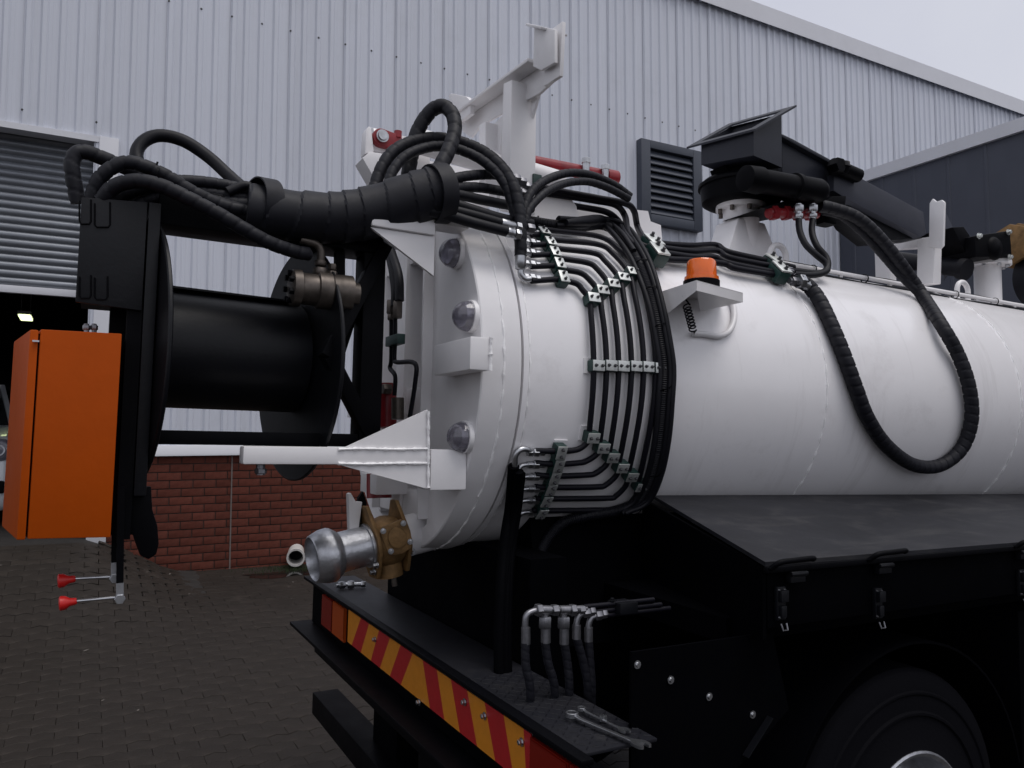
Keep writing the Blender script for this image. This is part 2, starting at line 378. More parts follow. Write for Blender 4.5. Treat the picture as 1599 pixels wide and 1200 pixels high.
# louvred vent
x0, x1, z0, z1 = 6.98, 8.15, 4.72, 5.97
vt = MB(); vt.box(x0, x0+.17, 8.80, 8.93, z0, z1); vt.box(x1-.17, x1, 8.80, 8.93, z0, z1); vt.box(x0+.17, x1-.17, 8.80, 8.93, z1-.12, z1); vt.box(x0+.17, x1-.17, 8.80, 8.93, z0, z0+.14)
vt = wb(vt, 'louvre_vent', 'vent', bevel=.01)
f = MB(); f.box(x0+.171, x1-.171, 8.882, 8.90, z0+.141, z1-.121); wb(f, 'vent_backing', 'void', vt)
lv = MB(); lv.prism([(0, .0, -.006), (0, .005, -.018), (0, .065, .085), (0, .065, .10)], (x1-x0-.36, 0, 0)); l0 = lv.build('louvre', 'vent', vt, org=(0, 0, 0))
for i in range(9):
    o = l0 if i == 0 else l0.copy()
    if i: COL.objects.link(o)
    o.location = (x0+.18-4, 8.81-WY0, z0+.165+.107*i)
# ---- dark annex at right angles to the warehouse
ax = empty('annex_building', (11.4, 6, 0), 'dark blue grey annex with pale sloping parapet flashing beside the warehouse', 'building'); AORG = V((11.4, 6, 0))
AXT = 5.90
ap = MB(); prof = [(0, 0), (.25, 0), (.262, -.012), (.30, -.012), (.312, 0), (.56, 0)]
ap.add([(y_, x_, 0) for x_, y_ in prof] + [(y_, x_, AXT-.02) for x_, y_ in prof], [(i, i+1, 6+i+1, 6+i) for i in range(5)])
a0 = ap.build('wall_panel', 'annex', ax, smooth=15, org=(0, 0, 0))
for i in range(24):
    o = a0 if i == 0 else a0.copy()
    if i: COL.objects.link(o)
    o.location = (0, 8.90-6-.56*(i+1), 0)
f = MB(); f.prism([(11.33, -4.6, AXT-.03), (11.33, -4.6, AXT+.16), (11.50, -4.6, AXT+.19), (11.50, -4.6, AXT-.03)], (0, 13.44, 0)); f.build('parapet_flashing', 'flash', ax, org=AORG)
f = MB(); f.box(11.42, 24, -4.5, 8.82, 0, AXT); f.build('annex_body', 'annex', ax, org=AORG)
# ---- car parked in the bay
cr = empty('parked_car', (-1.70, 12.2, .52), 'white car parked inside the dark open bay', 'car'); CORG = V((-1.70, 12.2, .52))
def cb(mb, name, m, parent=cr, **k): return mb.build(name, m, parent, org=CORG, **k)
side = [(10.28, .78), (10.22, .95), (10.24, 1.22), (10.30, 1.42), (10.46, 1.60), (11.25, 1.74), (11.40, 1.76), (14.2, 1.76), (14.35, 1.5), (14.35, .8)]
f = MB(); f.prism([(-2.58, y, z) for y, z in side], (1.82, 0, 0)); body = cb(f, 'body', 'carwhite', bevel=.07, smooth=60)
cab = [(11.25, 1.74), (12.05, 2.24), (13.5, 2.26), (14.2, 1.74)]
f = MB(); n = 4; L = [(-2.50, y, z) if z < 2 else (-2.32, y, z) for y, z in cab]; Rr = [(-.84, y, z) if z < 2 else (-1.02, y, z) for y, z in cab]
f.add(L+Rr, [(0, 1, 2, 3), (7, 6, 5, 4), (0, 4, 5, 1), (1, 5, 6, 2), (2, 6, 7, 3)]); cb(f, 'cabin_glass', 'glass')
f = MB()
for A_, B_ in (((-.83, 11.24, 1.74), (-1.01, 12.05, 2.25)), ((-2.51, 11.24, 1.74), (-2.33, 12.05, 2.25)), ((-1.01, 12.05, 2.25), (-1.01, 13.5, 2.27)), ((-2.33, 12.05, 2.25), (-2.33, 13.5, 2.27)), ((-1.01, 12.05, 2.25), (-2.33, 12.05, 2.25))): f.bar(A_, B_, .05, .05)
cb(f, 'pillar', 'carwhite')
f = MB(); f.box(-2.3, -1.04, 12.05, 13.5, 2.235, 2.285); cb(f, 'roof_panel', 'carwhite', bevel=.02)
for x in (-.865, -2.475):
    f = MB(); f.lathe((x, 10.36, 1.455), (0.05, -1, .05), [(0, .135), (.09, .125), (.125, .09), (.14, 0)], 24); hl = cb(f, 'headlight', 'clear_lens')
    f = MB(); f.ring((x, 10.25, 1.455), (0, -1, 0), [(0, .065), (.03, .06), (.03, .045), (0, .045)], 20); cb(f, 'reflector', 'alu', hl)
    f = MB(); f.obox((x+(.10 if x > -1.5 else -.10), 11.35, 1.86), V((1, 0, 0)), V((0, 1, 0)), V((0, 0, 1)), .16, .10, .12); cb(f, 'door_mirror', 'black', bevel=.03)
f = MB(); f.box(-2.35, -.80, 10.19, 10.26, .98, 1.12); cb(f, 'lower_grille', 'black', bevel=.02)
f = MB(); f.box(-2.1, -1.2, 10.20, 10.28, 1.36, 1.50); cb(f, 'upper_grille', 'black', bevel=.02)
for x in (-.9, -2.44):
    for y in (11.05, 13.5):
        f = MB(); f.lathe((x-.1, y, .84), (1, 0, 0), [(0, .2), (.01, .3), (.05, .325), (.16, .325), (.2, .3), (.21, .2)], 28); wl = cb(f, 'wheel', 'tyre')
# light in the bay
c = WY(40, 495, 14.0); lf = empty('ceiling_light', (c.x, c.y, c.z), 'small lit ceiling light hanging in the dark open bay', 'ceiling light')
f = MB(); f.box(-.09, .09, -.3, .3, .0, .05); f.build('housing', 'flash', lf, org=(0, 0, 0))
f = MB(); f.box(-.08, .08, -.28, .28, -.03, -.002); f.build('diffuser', 'lamp', lf, org=(0, 0, 0), bevel=.01)
f = MB(); f.cyl((-.06, 0, .05), (-.06, 0, 4.93-c.z), .006, n=6); f.cyl((.06, 0, .05), (.06, 0, 4.93-c.z), .006, n=6); f.build('suspension_rod', 'zinc', lf, org=(0, 0, 0))
# scattered bits of paper and leaves on the paving
db = MB()
for k in range(34):
    x, y = random.uniform(-1.2, 2.4), random.uniform(4.0, 8.7); z = gz(x, y); a = random.uniform(0, 6.28); s_ = random.uniform(.006, .022)
    u_, v_ = V((math.cos(a), math.sin(a), random.uniform(-.2, .2))), V((-math.sin(a), math.cos(a), random.uniform(-.2, .2))); c_ = V((x, y, z+.006))
    db.add([c_-u_*s_*1.6, c_+v_*s_*.5, c_+u_*s_*1.6, c_-v_*s_*.5], [(0, 1, 2, 3)])
tag(db.build('litter', 'litter'), 'scattered pale scraps and dead leaves on the block paving', 'litter', None, 'stuff')
pd = MB(); pc = V((1.95, 8.42)); ring_ = []
for k in range(36):
    t = 2*math.pi*k/36; q = 1+.28*math.sin(2*t+.6)+.16*math.sin(5*t)+.08*math.sin(9*t+1); x, y = pc.x+.42*q*math.cos(t), min(8.86, pc.y+.20*q*math.sin(t)); ring_.append((x, y, gz(x, y)+.0042))
pd.add(ring_ + [(pc.x, pc.y, gz(pc.x, pc.y)+.0042)], [(k, (k+1) % 36, 36) for k in range(36)])
tag(pd.build('puddle', 'water'), 'shallow dark puddle on the paving below the drain pipe', None, None, 'structure')
ms = MB()
for k in range(900):
    x = 2.15 + random.gauss(0, .28); y = random.uniform(8.45, 8.88); z = gz(x, y); a = random.uniform(0, 6.28); h = random.uniform(.01, .05); c_ = V((x, y, z))
    d_ = V((math.cos(a), math.sin(a), 0)); ms.add([c_, c_+d_*.008, c_+d_*.012+V((0, 0, h))], [(0, 1, 2)])
tag(ms.build('weeds', 'moss'), 'low green weeds at the foot of the brick wall under the drain pipe', 'weeds', None, 'stuff')
# ================================================================== THE TRUCK (one thing; parts in truck coordinates)
tk = empty('vacuum_tanker_truck', ORG, 'white vacuum tanker truck with black hoses, orange control cabinet and chevron striped rear bumper', 'truck')
tk.rotation_euler = (0, TILT, 0); tk['tk'] = 1
XD = V((1, 0, 0)); YD = V((0, 1, 0)); ZD = V((0, 0, 1))
def part(mb, name, m, parent=None, label=None, **k): return tag(mb.build(name, m, parent or tk, **k), label)
def path(pts, m=8): return spline(pts, m)
def wrapfun(r, pitch, depth=.13, wid=.12):
    def fn(s, t):
        ph = (s/pitch + t/(2*math.pi)) % 1.0
        if ph < wid: return r*(1 - depth)
        return r*(.99 + .02*ph)
    return fn
def hose(pts, r, wrapped=True, pitch=None, n=12, parent=None, name='hose', m=None, label=None):
    P = path(pts, 8); pitch = pitch or r*1.9; mb = MB()
    if wrapped: mb.tube(P, r, 14, step=pitch/9, rfun=wrapfun(r, pitch))
    else: mb.tube(P, r, n, step=.012)
    return part(mb, name, m or ('wrap' if wrapped else 'rubber'), parent, label, smooth=50 if wrapped else 60)
def hexnut(mb, c, d, r, l): mb.lathe(V(c)-V(d).normalized()*l/2, d, [(0, r*.9), (l*.1, r), (l*.9, r), (l, r*.9)], 6)
def bolt(mb, c, d, r, l=None):
    l = l or r*.9; d = V(d).normalized(); mb.lathe(c, d, [(0, r*1.5), (l*.25, r*1.5)], 12); mb.lathe(V(c)+d*l*.25, d, [(0, r), (l, r), (l*1.1, r*.85)], 6)
def weldbead(mb, P, r=.0045):
    P = path(P, 4); mb.tube(P, r, 6, step=.008, rfun=lambda s, t: r*(1+.25*math.sin(s*420)+.25*math.sin(s*137+1)))
# ---------------- tank shell
mb = MB(); mb.lathe((1.1275, TY, TZ), XD, [(0, TR-.03), (0, TR+.006), (.018, TR+.006), (.020, TR), (5.9, TR), (6.05, TR-.05), (6.13, TR-.25), (6.15, 0)], 160)
tank = part(mb, 'tank', 'tankwhite', smooth=40)
def seam(X, r, rr=.004):
    m_ = MB(); P = [V((X + .0018*math.sin(k*1.7), TY + r*math.cos(k*math.pi/90), TZ + r*math.sin(k*math.pi/90))) for k in range(181)]
    m_.tube(P, rr, 6, step=.012, rfun=lambda s, t: rr*(1+.35*math.sin(s*230)+.4*math.sin(s*91)+.2*math.sin(s*17)), caps=False); return m_
for X in (2.50, 3.86, 5.2): part(seam(X, TR-.001, .0042), 'weld_seam', 'weld', tank)
part(seam(1.150, TR+.001, .0035), 'weld_seam', 'weld', tank)
# ---------------- rear door
mb = MB(); mb.lathe((.98, TY, TZ), XD, [(.085, TR-.05), (0, TR-.05), (.0, TR+.008), (.004, TR+.012), (.135, TR+.012), (.138, TR+.006), (.138, TR-.04)], 160)
door = part(mb, 'rear_door', 'white', smooth=40)
for sg in (-1, 1):
    t0 = math.acos(.235/(TR-.052)); aa = [t0 - 2*t0*k/40 for k in range(41)]
    mb = MB(); mb.prism([(.982, TY+sg*(TR-.052)*math.cos(t), TZ+(TR-.052)*math.sin(t)) for t in aa], (.08, 0, 0)); part(mb, 'door_segment', 'white', door, smooth=30)
mb = MB(); mb.lathe((1.10, TY, TZ), XD, [(0, TR-.018), (.04, TR-.018)], 120); part(mb, 'door_gasket', 'rubber', door)
part(seam(1.055, TR+.012, .004), 'weld_seam', 'weld', door)
D0 = .98
def yz(pts, X, t, **k): m_ = MB(); m_.prism([PX(x, y, X) for x, y in pts], (t, 0, 0)); return m_
# stiffening channels on the door face
for y0, y1 in ((2.435, 2.449), (2.66, 2.74), (2.911, 2.925)):
    mb = MB(); mb.box(.945 if y1-y0 < .05 else .965, 1.062, y0, y1, 1.36, 2.36); part(mb, 'door_channel', 'white', door, bevel=.004)
for z0, z1 in ((1.715, 1.81), (2.27, 2.36), (1.36, 1.45)):
    for y0, y1 in ((2.4495, 2.6595), (2.7405, 2.9105)):
        mb = MB(); mb.box(.975, 1.062, y0, y1, z0, z1); part(mb, 'door_crossbar', 'white', door, bevel=.005)
mb = MB(); mb.box(.935, .979, 2.93, 3.25, 1.715, 1.81); part(mb, 'door_crossbar', 'white', door, bevel=.005)
# side bracket at mid height
za, zb = PY(705, 582, 2.12).z, PY(705, 532, 2.12).z
xb = .915; mb = MB(); mb.box(xb, .979, PX(734, 555, xb).y, PX(677, 558, xb).y, za, zb); part(mb, 'hinge_bracket', 'white', door, bevel=.006)
weldb = MB(); yq = PX(734, 555, xb).y; weldbead(weldb, [V((.981, yq-.002, za)), V((.981, yq-.002, (za+zb)/2)), V((.981, yq-.002, zb))], .005); part(weldb, 'weld_bead', 'weld', door)
for xx in (.98, 1.04): pass
# reel support arms
for ya, near in ((2.14, 1),):
    o_ = V((0, ya-2.14, 0))
    A = PY(380, 698, 2.14); B = PY(668, 724, 2.14); C_ = PY(740, 765, 2.14)
    mb = MB(); mb.box(A.x, .86, ya, ya+.06, B.z-.004, A.z+.002); arm = part(mb, 'support_arm', 'white', bevel=.007)
    mb = MB(); mb.prism([PY(x, y, 2.14)+o_+V((0, .002, 0)) for x, y in ((535, 701), (668, 640), (669, 701))], (0, .012, 0)); part(mb, 'gusset', 'white', arm)
    mb = MB(); mb.prism([PY(x, y, 2.14)+o_+V((0, .002, 0)) for x, y in ((522, 724), (669, 724), (669, 764))], (0, .012, 0)); part(mb, 'gusset', 'white', arm)
    mb = MB(); mb.box(.861, .979, ya-.006, ya+.10, C_.z, PY(668, 702, 2.14).z); part(mb, 'arm_base', 'white', arm, bevel=.006)
    if near:
        mb = MB()
        weldbead(mb, [PY(x, y, 2.138) for x, y in ((528, 702), (570, 701), (620, 702), (668, 701))]); weldbead(mb, [PY(x, y, 2.138) for x, y in ((528, 724), (570, 725), (620, 724), (668, 724))])
        weldbead(mb, [PY(x, y, 2.136) for x, y in ((669, 642), (669, 680), (669, 720), (669, 762))]); part(mb, 'weld_bead', 'weld', arm)
    U0 = PY(580, 374, 2.14); U1 = PY(682, 345, 2.14); zt = PY(682, 368, 2.14).z
    mb = MB(); mb.box(U0.x, .86, ya, ya+.06, zt, zt+.07); ua = part(mb, 'support_arm', 'white', bevel=.007)
    mb = MB(); mb.prism([V((U0.x, ya+.012, zt-.002)), V((.862, ya+.012, PY(680, 430, 2.14).z)), V((.862, ya+.012, zt-.002))], (0, .012, 0)); part(mb, 'gusset', 'white', ua)
    mb = MB(); mb.box(.861, .979, ya+.012, ya+.10, zt+.040, zt+.095); part(mb, 'arm_base', 'white', ua, bevel=.006)
# marker lights on the door face
for (x, y) in ((716, 397), (738, 495), (730, 683)):
    c = PX(x, y, D0); r = .047
    mb = MB(); mb.lathe(c, -XD, [(0, r*1.08), (.014, r*1.08), (.016, r*.98)], 32); ml = part(mb, 'marker_light', 'white')
    prof = [(.016 + .050*math.sin(a*math.pi/44), r*math.cos(a*math.pi/44)*(1-(.018 if a % 2 else 0))) for a in range(23)]
    mb = MB(); mb.lathe(c, -XD, prof, 48, rmod=lambda t, h: 1+.02*math.cos(16*t)); part(mb, 'lens', 'clear_lens', ml, smooth=30)
    mb = MB(); mb.lathe(c, -XD, [(.016, r*.8), (.03, r*.55), (.034, 0)], 24); part(mb, 'reflector', 'zinc', ml)
# top hinge block of the door with red ram
mb = MB(); mb.prism([PX(x, y, .97) for x, y in ((565, 243), (576, 199), (583, 200), (588, 236), (652, 238), (652, 268), (640, 300), (610, 296))], (.05, 0, 0)); hb = part(mb, 'hinge_block', 'white', bevel=.004)
mb = MB(); mb.prism([PX(x, y, .955) for x, y in ((563, 247), (574, 240), (612, 296), (606, 306))], (.08, 0, 0)); part(mb, 'hinge_web', 'white', hb)
mb = MB(); c0, c1 = PY(596, 214, 2.93), PY(618, 221, 2.93); a_ = (c1-c0).normalized(); b_ = YD.cross(a_)
pts = []
for k in range(9): t = math.pi/2 + math.pi*k/8; pts.append(c0 + (a_*math.cos(t)+b_*math.sin(t))*.036)
for k in range(9): t = -math.pi/2 + math.pi*k/8; pts.append(c1 + (a_*math.cos(t)+b_*math.sin(t))*.033)
mb.prism(pts, (0, .05, 0)); cl = part(mb, 'ram_clevis', 'red', label='red clevis end of the door ram', bevel=.004)
mb = MB(); mb.cyl(c0, c0-YD*.022, .019, n=16); mb.ring(c0-YD*.014, YD, [(0, .026), (.004, .026), (.004, .020), (0, .020)], 16); part(mb, 'pin', 'zinc', cl)
mb = MB(); mb.cyl(c1+V((.012, .01, .02)), c1+V((.012, .01, .048)), .016, n=12); part(mb, 'port', 'red', cl)
mb = MB(); mb.prism([PY(x, y, 2.90) for x, y in ((566, 247), (578, 237), (700, 256), (775, 275), (775, 318), (640, 322), (612, 300), (592, 292))], (0, .10, 0)); part(mb, 'hinge_beam', 'white', hb, bevel=.004)
mb = MB(); mb.prism([PY(x, y, 2.93) for x, y in ((570, 240), (572, 203), (576, 197), (580, 200), (584, 238))], (0, .06, 0)); part(mb, 'hinge_lug', 'white', hb, bevel=.004)
mb = MB(); mb.prism([PY(x, y, 2.96) for x, y in ((582, 236), (584, 205), (640, 214), (640, 246))], (0, .03, 0)); part(mb, 'hinge_lug', 'white', hb, bevel=.004)
# red ram lying along the tank top and the white hinge tube beside it
P, Q = PY(775, 243, 2.80), PY(945, 276, 2.80); mb = MB(); mb.cyl(P, Q, .030, n=18); ram = part(mb, 'door_ram', 'red', label='red hydraulic ram on top of the tank')
mb = MB(); mb.cyl(Q, Q+(Q-P).normalized()*.06, .036, n=18); part(mb, 'ram_end', 'red', ram)
for x, y in ((915, 262), (945, 272)):
    c = PY(x, y, 2.76); mb = MB(); mb.cyl(c-ZD*.03, c+ZD*.03, .016, n=10); hexnut(mb, c+ZD*.03, ZD, .022, .022); part(mb, 'ram_port', 'zinc', ram)
P, Q = PY(760, 252, 2.52), PY(875, 286, 2.52); mb = MB(); mb.cyl(P-(Q-P)*.9, Q, .045, n=28); part(mb, 'hinge_tube', 'white', smooth=60)
for x0, y0, x1, y1 in ((905, 318, 1034, 372), (880, 300, 985, 340)):
    mb = MB(); Yk = 2.50
    if x1 > 1000: pts = [(870, 330), (905, 318), (1012, 330), (1016, 346), (1032, 352), (1034, 374), (1010, 392), (880, 360)]
    else: pts = [(820, 300), (880, 296), (900, 322), (905, 350), (830, 345)]; Yk = 2.42
    mb.prism([PY(x, y, Yk) for x, y in pts], (0, .012, 0)); part(mb, 'hinge_plate', 'white')
# ---------------- boom rest across the rear of the tank
XR = 1.25
def yzp(pts, X, t, name, m, parent=None): m_ = MB(); m_.prism([PX(x, y, X) for x, y in pts], (t, 0, 0)); return part(m_, name, m, parent, bevel=.003)
br = yzp([(720, 188), (846, 101), (870, 112), (866, 124), (842, 146), (750, 196), (735, 215), (722, 206)], XR, .012, 'boom_rest', 'white')
a, b = PX(718, 190, XR), PX(848, 100, XR); mb = MB(); mb.bar(a-XD*.03, b-XD*.03, .06, .012, ZD); part(mb, 'top_flange', 'white', br, bevel=.003)
yzp([(748, 196), (758, 190), (758, 290), (748, 300)], XR-.05, .10, 'post', 'white', br)
yzp([(770, 195), (785, 180), (775, 320), (762, 320)], XR, .06, 'post', 'white', br)
mb = MB(); mb.cyl(PY(407, 724, 2.17), PY(407, 742, 2.17), .012, n=10); hexnut(mb, PY(407, 736, 2.17), ZD, .016, .014); part(mb, 'arm_bolt', 'dullzinc')
yzp([(786, 131), (799, 125), (796, 330), (780, 330)], XR-.06, .10, 'post', 'white', br)
yzp([(800, 140), (842, 142), (828, 190), (825, 330), (798, 330)], XR+.02, .012, 'web', 'white', br)
q0 = [PX(x, y, XR-.06) for x, y in ((834, 44), (838, 40), (866, 46), (866, 98), (844, 110), (832, 104))]
mb = MB(); mb.prism(q0, (.012, 0, 0)); part(mb, 'cradle_plate', 'white', br, bevel=.003)
q = PX(866, 44, XR-.06); mb = MB(); mb.bar(PX(868, 44, XR-.03), PX(864, 128, XR-.03), .014, .10, YD); part(mb, 'cradle_cheek', 'white', br, bevel=.003)
mb = MB(); mb.obox(PX(853, 47, XR-.03), XD, V((0, .85, .5)).normalized(), V((0, -.5, .85)).normalized(), .10, .12, .008); part(mb, 'cradle_lip', 'white', br, bevel=.003)
mb = MB(); mb.prism([PX(x, y, XR-.05) for x, y in ((700, 150), (704, 146), (728, 151), (735, 158), (734, 178), (716, 192), (708, 186))], (.02, 0, 0)); part(mb, 'cradle_plate', 'white', br, bevel=.004)
# ---------------- outlet pipe, brass valve and coupling
vy, vz = 2.55, PY(650, 833, 2.55).z
VP = V((.99, vy, vz)); VR = Matrix.Rotation(math.radians(-10), 3, 'Y') @ Matrix.Rotation(math.radians(4), 3, 'Z')
def vt_(p): return VP + VR @ (V(p) - VP)
def vpart(mb, name, m, parent=None, label=None, **k): mb.v = [vt_(p) for p in mb.v]; return part(mb, name, m, parent, label, **k)
mb = MB(); mb.cyl((.93, vy, vz), (1.04, vy, vz), .071, n=32); mb.cyl((.922, vy, vz), (.935, vy, vz), .080, n=32); vpart(mb, 'outlet_pipe', 'white', smooth=50)
def ngon(c, ra, rb, n, rot): return [V(c) + YD*ra*math.cos(rot+2*math.pi*k/n) + ZD*rb*math.sin(rot+2*math.pi*k/n) for k in range(n)]
mb = MB(); mb.lathe((.82, vy, vz), XD, [(0, .070), (.02, .082), (.05, .088), (.08, .082), (.10, .070)], 28); mb.cyl((.87, vy, vz-.12), (.87, vy, vz+.06), .045, n=20); valve = vpart(mb, 'outlet_valve', 'brass', label='brass gate valve on the tank outlet', smooth=40)
dia = lambda X: [V((X, vy+y_, vz+z_)) for y_, z_ in ((-.022, .132), (.022, .132), (.085, .03), (.088, -.02), (.035, -.112), (-.035, -.112), (-.088, -.02), (-.085, .03))]
for X in (.808, .916):
    mb = MB(); mb.prism(dia(X), (.014, 0, 0)); vpart(mb, 'valve_flange', 'brass', valve, bevel=.004)
q0 = V((.872, vy-.098, vz+.022)); q1 = XD*.85 + YD*-.25; q1.normalize(); q2 = V((0, 0, 1)); qn = q1.cross(q2).normalized(); rot_ = .22
qa = q1*math.cos(rot_)+q2*math.sin(rot_); qb = q2*math.cos(rot_)-q1*math.sin(rot_)
sq = [(-.045, -.032), (-.032, -.052), (0, -.058), (.032, -.052), (.045, -.032), (.045, .03), (.036, .05), (-.036, .05), (-.045, .03)]
mb = MB(); mb.prism([q0 + qa*x_ + qb*y_ for x_, y_ in sq], -qn*.016); cv = vpart(mb, 'valve_cover', 'brass', valve, bevel=.004)
mb = MB(); mb.prism([q0 + qa*(.030*math.cos(t_*math.pi/8)) + qb*(.036*math.sin(t_*math.pi/8)) + qn*.0 for t_ in range(16)], qn*.014); vpart(mb, 'cover_boss', 'brass', cv, bevel=.004)
for x_, y_ in ((-.034, -.034), (.036, -.030), (.036, .036), (-.034, .038)):
    mb = MB(); bolt(mb, q0 + qa*x_ + qb*y_ + qn*.001, qn, .0065, .010); vpart(mb, 'bolt', 'zinc', cv)
for X, y_, z_ in ((.806, -.062, -.058), (.806, -.03, -.085), (.934, -.066, -.045), (.806, .05, .06)):
    mb = MB(); bolt(mb, (X, vy+y_, vz+z_), -XD if X < .9 else V((0, -1, 0)), .008, .012); vpart(mb, 'bolt', 'zinc', valve)
mb = MB(); mb.cyl((.87, vy-.03, vz-.10), (.87, vy-.03, vz-.15), .010, n=10); vpart(mb, 'drain_plug', 'gunmetal', valve)
mb = MB(); mb.prism([PY(x, y, vy) for x, y in ((544, 772), (548, 770), (556, 784), (566, 784), (560, 828), (552, 840), (546, 832))], (0, .03, 0)); part(mb, 'valve_lever_guard', 'white', bevel=.003)
mb = MB(); mb.prism([PY(x, y, vy+.02) for x, y in ((560, 778), (567, 768), (573, 786), (562, 820), (554, 826))], (0, .02, 0)); part(mb, 'valve_lever', 'black')
mb = MB(); mb.box(.86, .98, 2.62, 2.80, vz+.13, vz+.20); part(mb, 'valve_bracket', 'white', bevel=.004)
cpf = [(0, .074), (.010, .074), (.010, .0665), (.108, .0665), (.110, .074), (.128, .0865), (.136, .089), (.160, .087), (.192, .076), (.196, .071), (.188, .066), (.13, .062), (0, .060)]
mb = MB(); mb.ring((.808, vy, vz), -XD, cpf, 56); cp = vpart(mb, 'outlet_coupling', 'alu', label='aluminium ball coupling on the outlet valve', smooth=45)
mb = MB(); mb.lathe((.808, vy, vz), -XD, [(.02, .061), (.021, 0)], 32); vpart(mb, 'coupling_bore', 'void', cp)
mb = MB(); mb.ring((.808, vy, vz), -XD, [(.104, .068), (.110, .070), (.114, .068), (.110, .064)], 40); vpart(mb, 'weld_bead', 'alu', cp)
# red door latch and pipework seen through the reel frame
mb = MB(); a, b = PX(604, 600, .90), PX(604, 668, .90); mb.cyl(a, b, .035, n=16); lt = part(mb, 'door_lock_ram', 'red', label='red door locking ram', smooth=50)
mb = MB(); mb.cyl(PX(592, 740, .90), PX(592, 778, .90), .045, n=16); part(mb, 'door_lock_ram', 'red', smooth=50)
mb = MB(); mb.cyl(PX(621, 622, .89), PX(621, 655, .89), .022, n=12); part(mb, 'lock_valve', 'gunmetal', lt)
mb = MB(); hexnut(mb, PX(604, 608, .88), -XD, .02, .03); part(mb, 'lock_nut', 'gunmetal', lt)
for k, pts in enumerate((((617, 490), (617, 530), (616, 560), (620, 566), (648, 568), (648, 600), (640, 652)), ((611, 490), (611, 560), (609, 575), (617, 588), (616, 618)))):
    mb = MB(); mb.tube(path([PX(x, y, .885) for x, y in pts], 6), .008, 8); part(mb, 'hydraulic_pipe', 'pipe', smooth=60)
for x_, y_, r_, l_ in ((611, 480, .017, .05), (621, 484, .017, .06), (611, 496, .014, .02)): mb = MB(); hexnut(mb, PX(x_, y_, .885), ZD, r_, l_); part(mb, 'pipe_union', 'gunmetal')
mb = MB(); mb.obox(PX(617, 532, .885), XD, YD, ZD, .03, .12, .035); part(mb, 'pipe_clamp', 'green', bevel=.003)
hose([PX(x, y, .885) for x, y in ((585, 330), (600, 370), (612, 410), (618, 450), (618, 478))], .018, False)
hose([PX(x, y, .885) for x, y in ((590, 330), (608, 385), (622, 430), (624, 470))], .016, False)
# ---------------- rear bumper
BX = .915
mb = MB(); mb.box(.915, 1.15, 1.44, 3.75, .944, .952); bump = part(mb, 'rear_bumper', 'deckblack', label='black rear bumper with chequer plate top', bevel=.002)
mb = MB(); mb.box(.90, .932, 1.38, 3.75, .953, .966); part(mb, 'top_lip', 'black', bump, bevel=.003)
mb = MB(); mb.box(.934, .96, 1.36, 3.70, .76, .943); part(mb, 'bumper_beam', 'shade_black', bump, bevel=.003)
mb = MB(); mb.box(.845, .96, 1.36, 3.76, .742, .757); part(mb, 'lower_flange', 'black', bump, bevel=.003)
mb = MB(); mb.box(.95, 1.0, 1.36, 3.70, .62, .741); part(mb, 'lower_beam', 'black', bump, bevel=.003)
# raised chequer studs on the near end of the deck
st = MB()
for i in range(9):
    for j in range(24):
        c = V((.945+i*.024, 1.46+j*.024, .9525)); d_ = V((1, 1, 0)).normalized() if (i+j) % 2 else V((1, -1, 0)).normalized(); e_ = V((-d_.y, d_.x, 0))
        st.add([c-d_*.011, c-e_*.003, c+d_*.011, c+e_*.003, c-d_*.007+ZD*.0022, c+d_*.007+ZD*.0022], [(0, 1, 5, 4), (1, 2, 5), (2, 3, 4, 5), (3, 0, 4)])
tag(part(st, 'tread_pattern', 'deckblack', bump), None, None, None, 'stuff')
def ty(px): return PX(px, 950+(px-545)*.668, BX)
def by(px): return PX(px, 997+(px-540)*.742, BX)
tz, bz = .938, .812
T_ = [300, 360, 405, 460, 520, 578, 645, 700, 778, 855, 945, 1040, 1145, 1255, 1296]; B_ = [283, 310, 360, 415, 465, 520, 580, 740, 820, 905, 1000, 1100, 1200, 1272, 1290]
mb = MB(); mb.box(.922, .933, ty(460+1296/3.53).y, ty(460+292/3.53).y, bz, tz); board = part(mb, 'chevron_board', 'alu', bump)
for k in range(len(T_)-1):
    t0, t1, b0, b1 = ty(460+T_[k]/3.53).y, ty(460+T_[k+1]/3.53).y, by(460+B_[k]/3.53).y, by(460+B_[k+1]/3.53).y
    yl, yr = ty(460+292/3.53).y, ty(460+1296/3.53).y
    b0 = yl if k == 0 else b0; t0 = yl if k == 0 else t0; b1 = max(b1, yr); 
    if k == len(T_)-2: b1 = yr; t1 = yr
    mb = MB(); mb.prism([(.919, t0, tz), (.919, t1, tz), (.919, b1, bz), (.919, b0, bz)], (.0025, 0, 0)); part(mb, 'chevron_stripe', 'chev_yel' if k % 2 == 0 else 'chev_red', board)
for px, z in ((586, .835), (655, .79), (726, .85), (815, .84), (757, .84)):
    mb = MB(); bolt(mb, PX(px, 950+(px-545)*.70+ (20 if px != 655 else 70), .918), -XD, .007, .008); part(mb, 'bolt', 'zinc', bump)
yl, yr = ty(460+292/3.53).y, ty(460+1296/3.53).y
